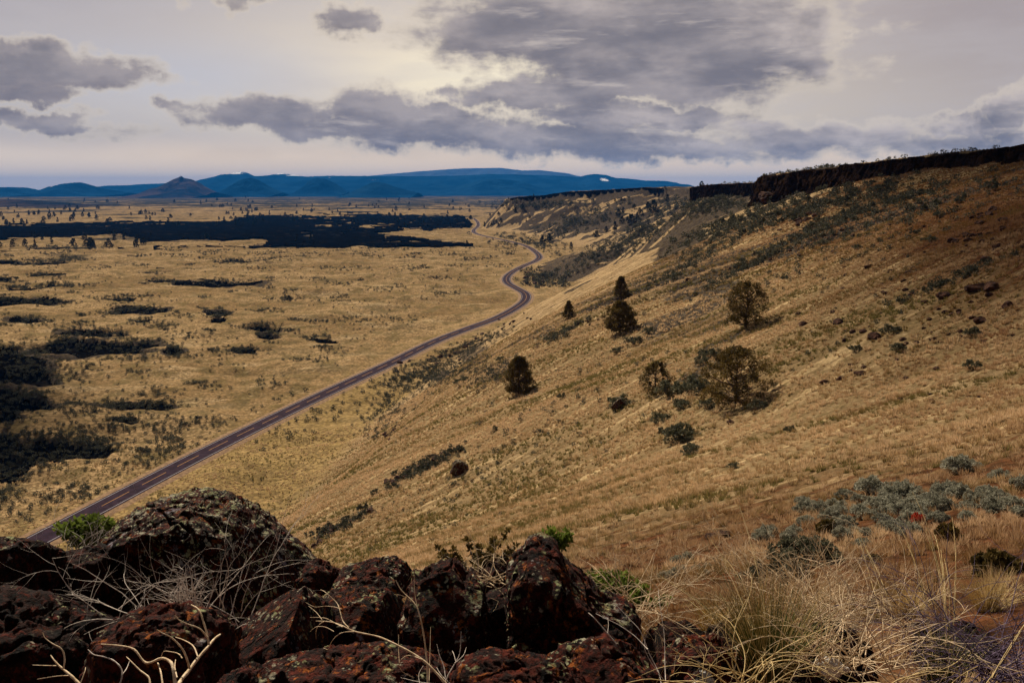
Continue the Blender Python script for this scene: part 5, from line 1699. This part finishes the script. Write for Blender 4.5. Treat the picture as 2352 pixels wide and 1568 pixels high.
green_bush(1275, 1262, 5.4, .15, .12, 14, 12, .024, 'greenbush', 'bright green sprig behind the tip of the pointed slab', 91)
green_bush(215, 1268, 8.2, .40, .38, 34, 16, .045, 'greenbush', 'bright green shrub behind the dark sloping rock at left', 92)
green_bush(1095, 1325, 6.9, .46, .45, 12, 20, .03, 'juniper', 'feathery dark green sprigs behind the tall block', 93, spiky=True)
green_bush(1400, 1370, 6.2, .22, .22, 18, 14, .03, 'greenbush', 'low green sprigs right of the pointed slab', 94)
green_bush(1460, 1400, 6.4, .2, .3, 18, 14, .03, 'greenbush', 'green leaves among the loose straw tangle', 95)
# the wide dark bush above the straw tangle
x, y, z, ok = hit(*z3(980, 650))
D = math.hypot(x[0], y[0]); k = K * D / F
dk = sage_proto(96, 80, 70, .06, 'midbrush', 70 * k * .9, 85 * k)
dk.name = 'dark_shrub'; dk.location = (x[0], y[0], z[0]); tag(dk, 'wide dark olive shrub above the pale tumbled weed', 'shrub')
for (a, b, hh, ww, lab) in [(1110, 430, 60, 40, 'dark shadowy bush inside the sagebrush patch'), (1880, 480, 70, 50, 'dark bush right of the red plant'), (2200, 690, 90, 90, 'large black bush near the right edge'), (1400, 640, 50, 45, 'low brown bush right of the wide dark shrub')]:
    x, y, z, ok = hit(*z3(a, b)); D = math.hypot(x[0], y[0]); k = K * D / F / 1.572 * .5742 * 2.3
    dk = sage_proto(int(a), 44, 60, .06, 'juniper', hh * k * .62, ww * k * .62)
    dk.name = 'dark_shrub'; dk.location = (x[0], y[0], z[0] - .05); tag(dk, lab, 'shrub')
M['red_leaf'] = leaf_mat('red_leaves', (0.35, 0.03, 0.015), (0.6, 0.09, 0.04), .3, 4)
x, y, z, ok = hit(*z3(1690, 380)); D = math.hypot(x[0], y[0])
rp_ = sage_proto(97, 16, 30, .05, 'red_leaf', .35, .22)
rp_.name = 'red_plant'; rp_.location = (x[0], y[0], z[0]); tag(rp_, 'small scarlet plant in the sagebrush patch', 'flower')


# ------------------------------------------------------------------ added clouds, out of frame, placed to shade parts of the land
def cloud(cx, cy, rx, ry, alt, seed):
    t = alt / SDIR.z
    c = Vector((cx, cy, 0)) + SDIR * t
    n = 90; m_ = 44
    th = np.linspace(0, 2 * math.pi, n, endpoint=False); ps = np.linspace(-math.pi / 2, math.pi / 2, m_)
    T, S_ = np.meshgrid(th, ps)
    x = np.cos(T) * np.cos(S_); y = np.sin(T) * np.cos(S_); z = np.sin(S_)
    g = 1 + (fbm3(x * 1.6 + seed, y * 1.6, z * 1.6, 5, seed) - .5) * 1.1
    V = np.stack([(x * g * rx).ravel(), (y * g * ry).ravel(), (z * g * min(rx, ry) * .35).ravel()], 1)
    idx = np.arange(n * m_).reshape(m_, n); a = idx[:-1]; b = idx[1:]
    Fc = np.stack([a, np.roll(a, -1, 1), np.roll(b, -1, 1), b], -1).reshape(-1, 4)
    o = obj('cloud', np_mesh('cloud', V, Fc, [M['cloud']]), None, c)
    tag(o, 'unseen grey cloud added high up to shade the land', kind='structure')


m, n = material('shade_cloud_body')
finish(n, (0.75, 0.74, 0.76), 1.0)
M['cloud'] = m
cloud(240, 90, 90, 116, 1300, 3)
cloud(-372, 290, 190, 150, 1300, 5)
cloud(132, 10, 46, 44, 1200, 9)

# ------------------------------------------------------------------ haze
m, n = material('haze_air')
vol = n.n('ShaderNodeVolumePrincipled', Color=(0.02, 0.30, 1.0, 1), Density=2.6e-5, Anisotropy=0.0)
n.n('ShaderNodeOutputMaterial', Volume=vol)
V = np.array([(x, y, z) for x in (-46000, 46000) for y in (-46000, 46000) for z in (-40, 730)], float)
Fc = np.array([(0, 1, 3, 2), (4, 6, 7, 5), (0, 4, 5, 1), (2, 3, 7, 6), (0, 2, 6, 4), (1, 5, 7, 3)])
tag(obj('haze', np_mesh('haze', V, Fc, [m], smooth=False)), 'thin blue air that fades the far mountains', 'haze', kind='stuff')
SC.cycles.volume_bounces = 0
SC.cycles.max_bounces = 5
SC.cycles.diffuse_bounces = 2
SC.cycles.transmission_bounces = 3


# ------------------------------------------------------------------ tell look-alikes apart by their order in view
def relabel():
    words = ['first', 'second', 'third', 'fourth', 'fifth', 'sixth', 'seventh', 'eighth', 'ninth', 'tenth', 'eleventh', 'twelfth']
    g = {}
    for o in SC.objects:
        if o.parent is None and 'category' in o and o.get('group'):
            g.setdefault(o['label'], []).append(o)
    for lab, L in g.items():
        if len(L) < 2 or len(L) > 135: continue
        L.sort(key=lambda o: o.location.x / max(o.location.y, 1))
        for i, o in enumerate(L):
            n_ = i + 1
            wd = words[i] if i < 12 else '%d%s' % (n_, {1: 'st', 2: 'nd', 3: 'rd'}.get(n_ % 10 if n_ % 100 not in (11, 12, 13) else 0, 'th'))
            if i == len(L) - 1: wd = 'last'
            o['label'] = '%s from the left, %s' % (wd, lab)


relabel()
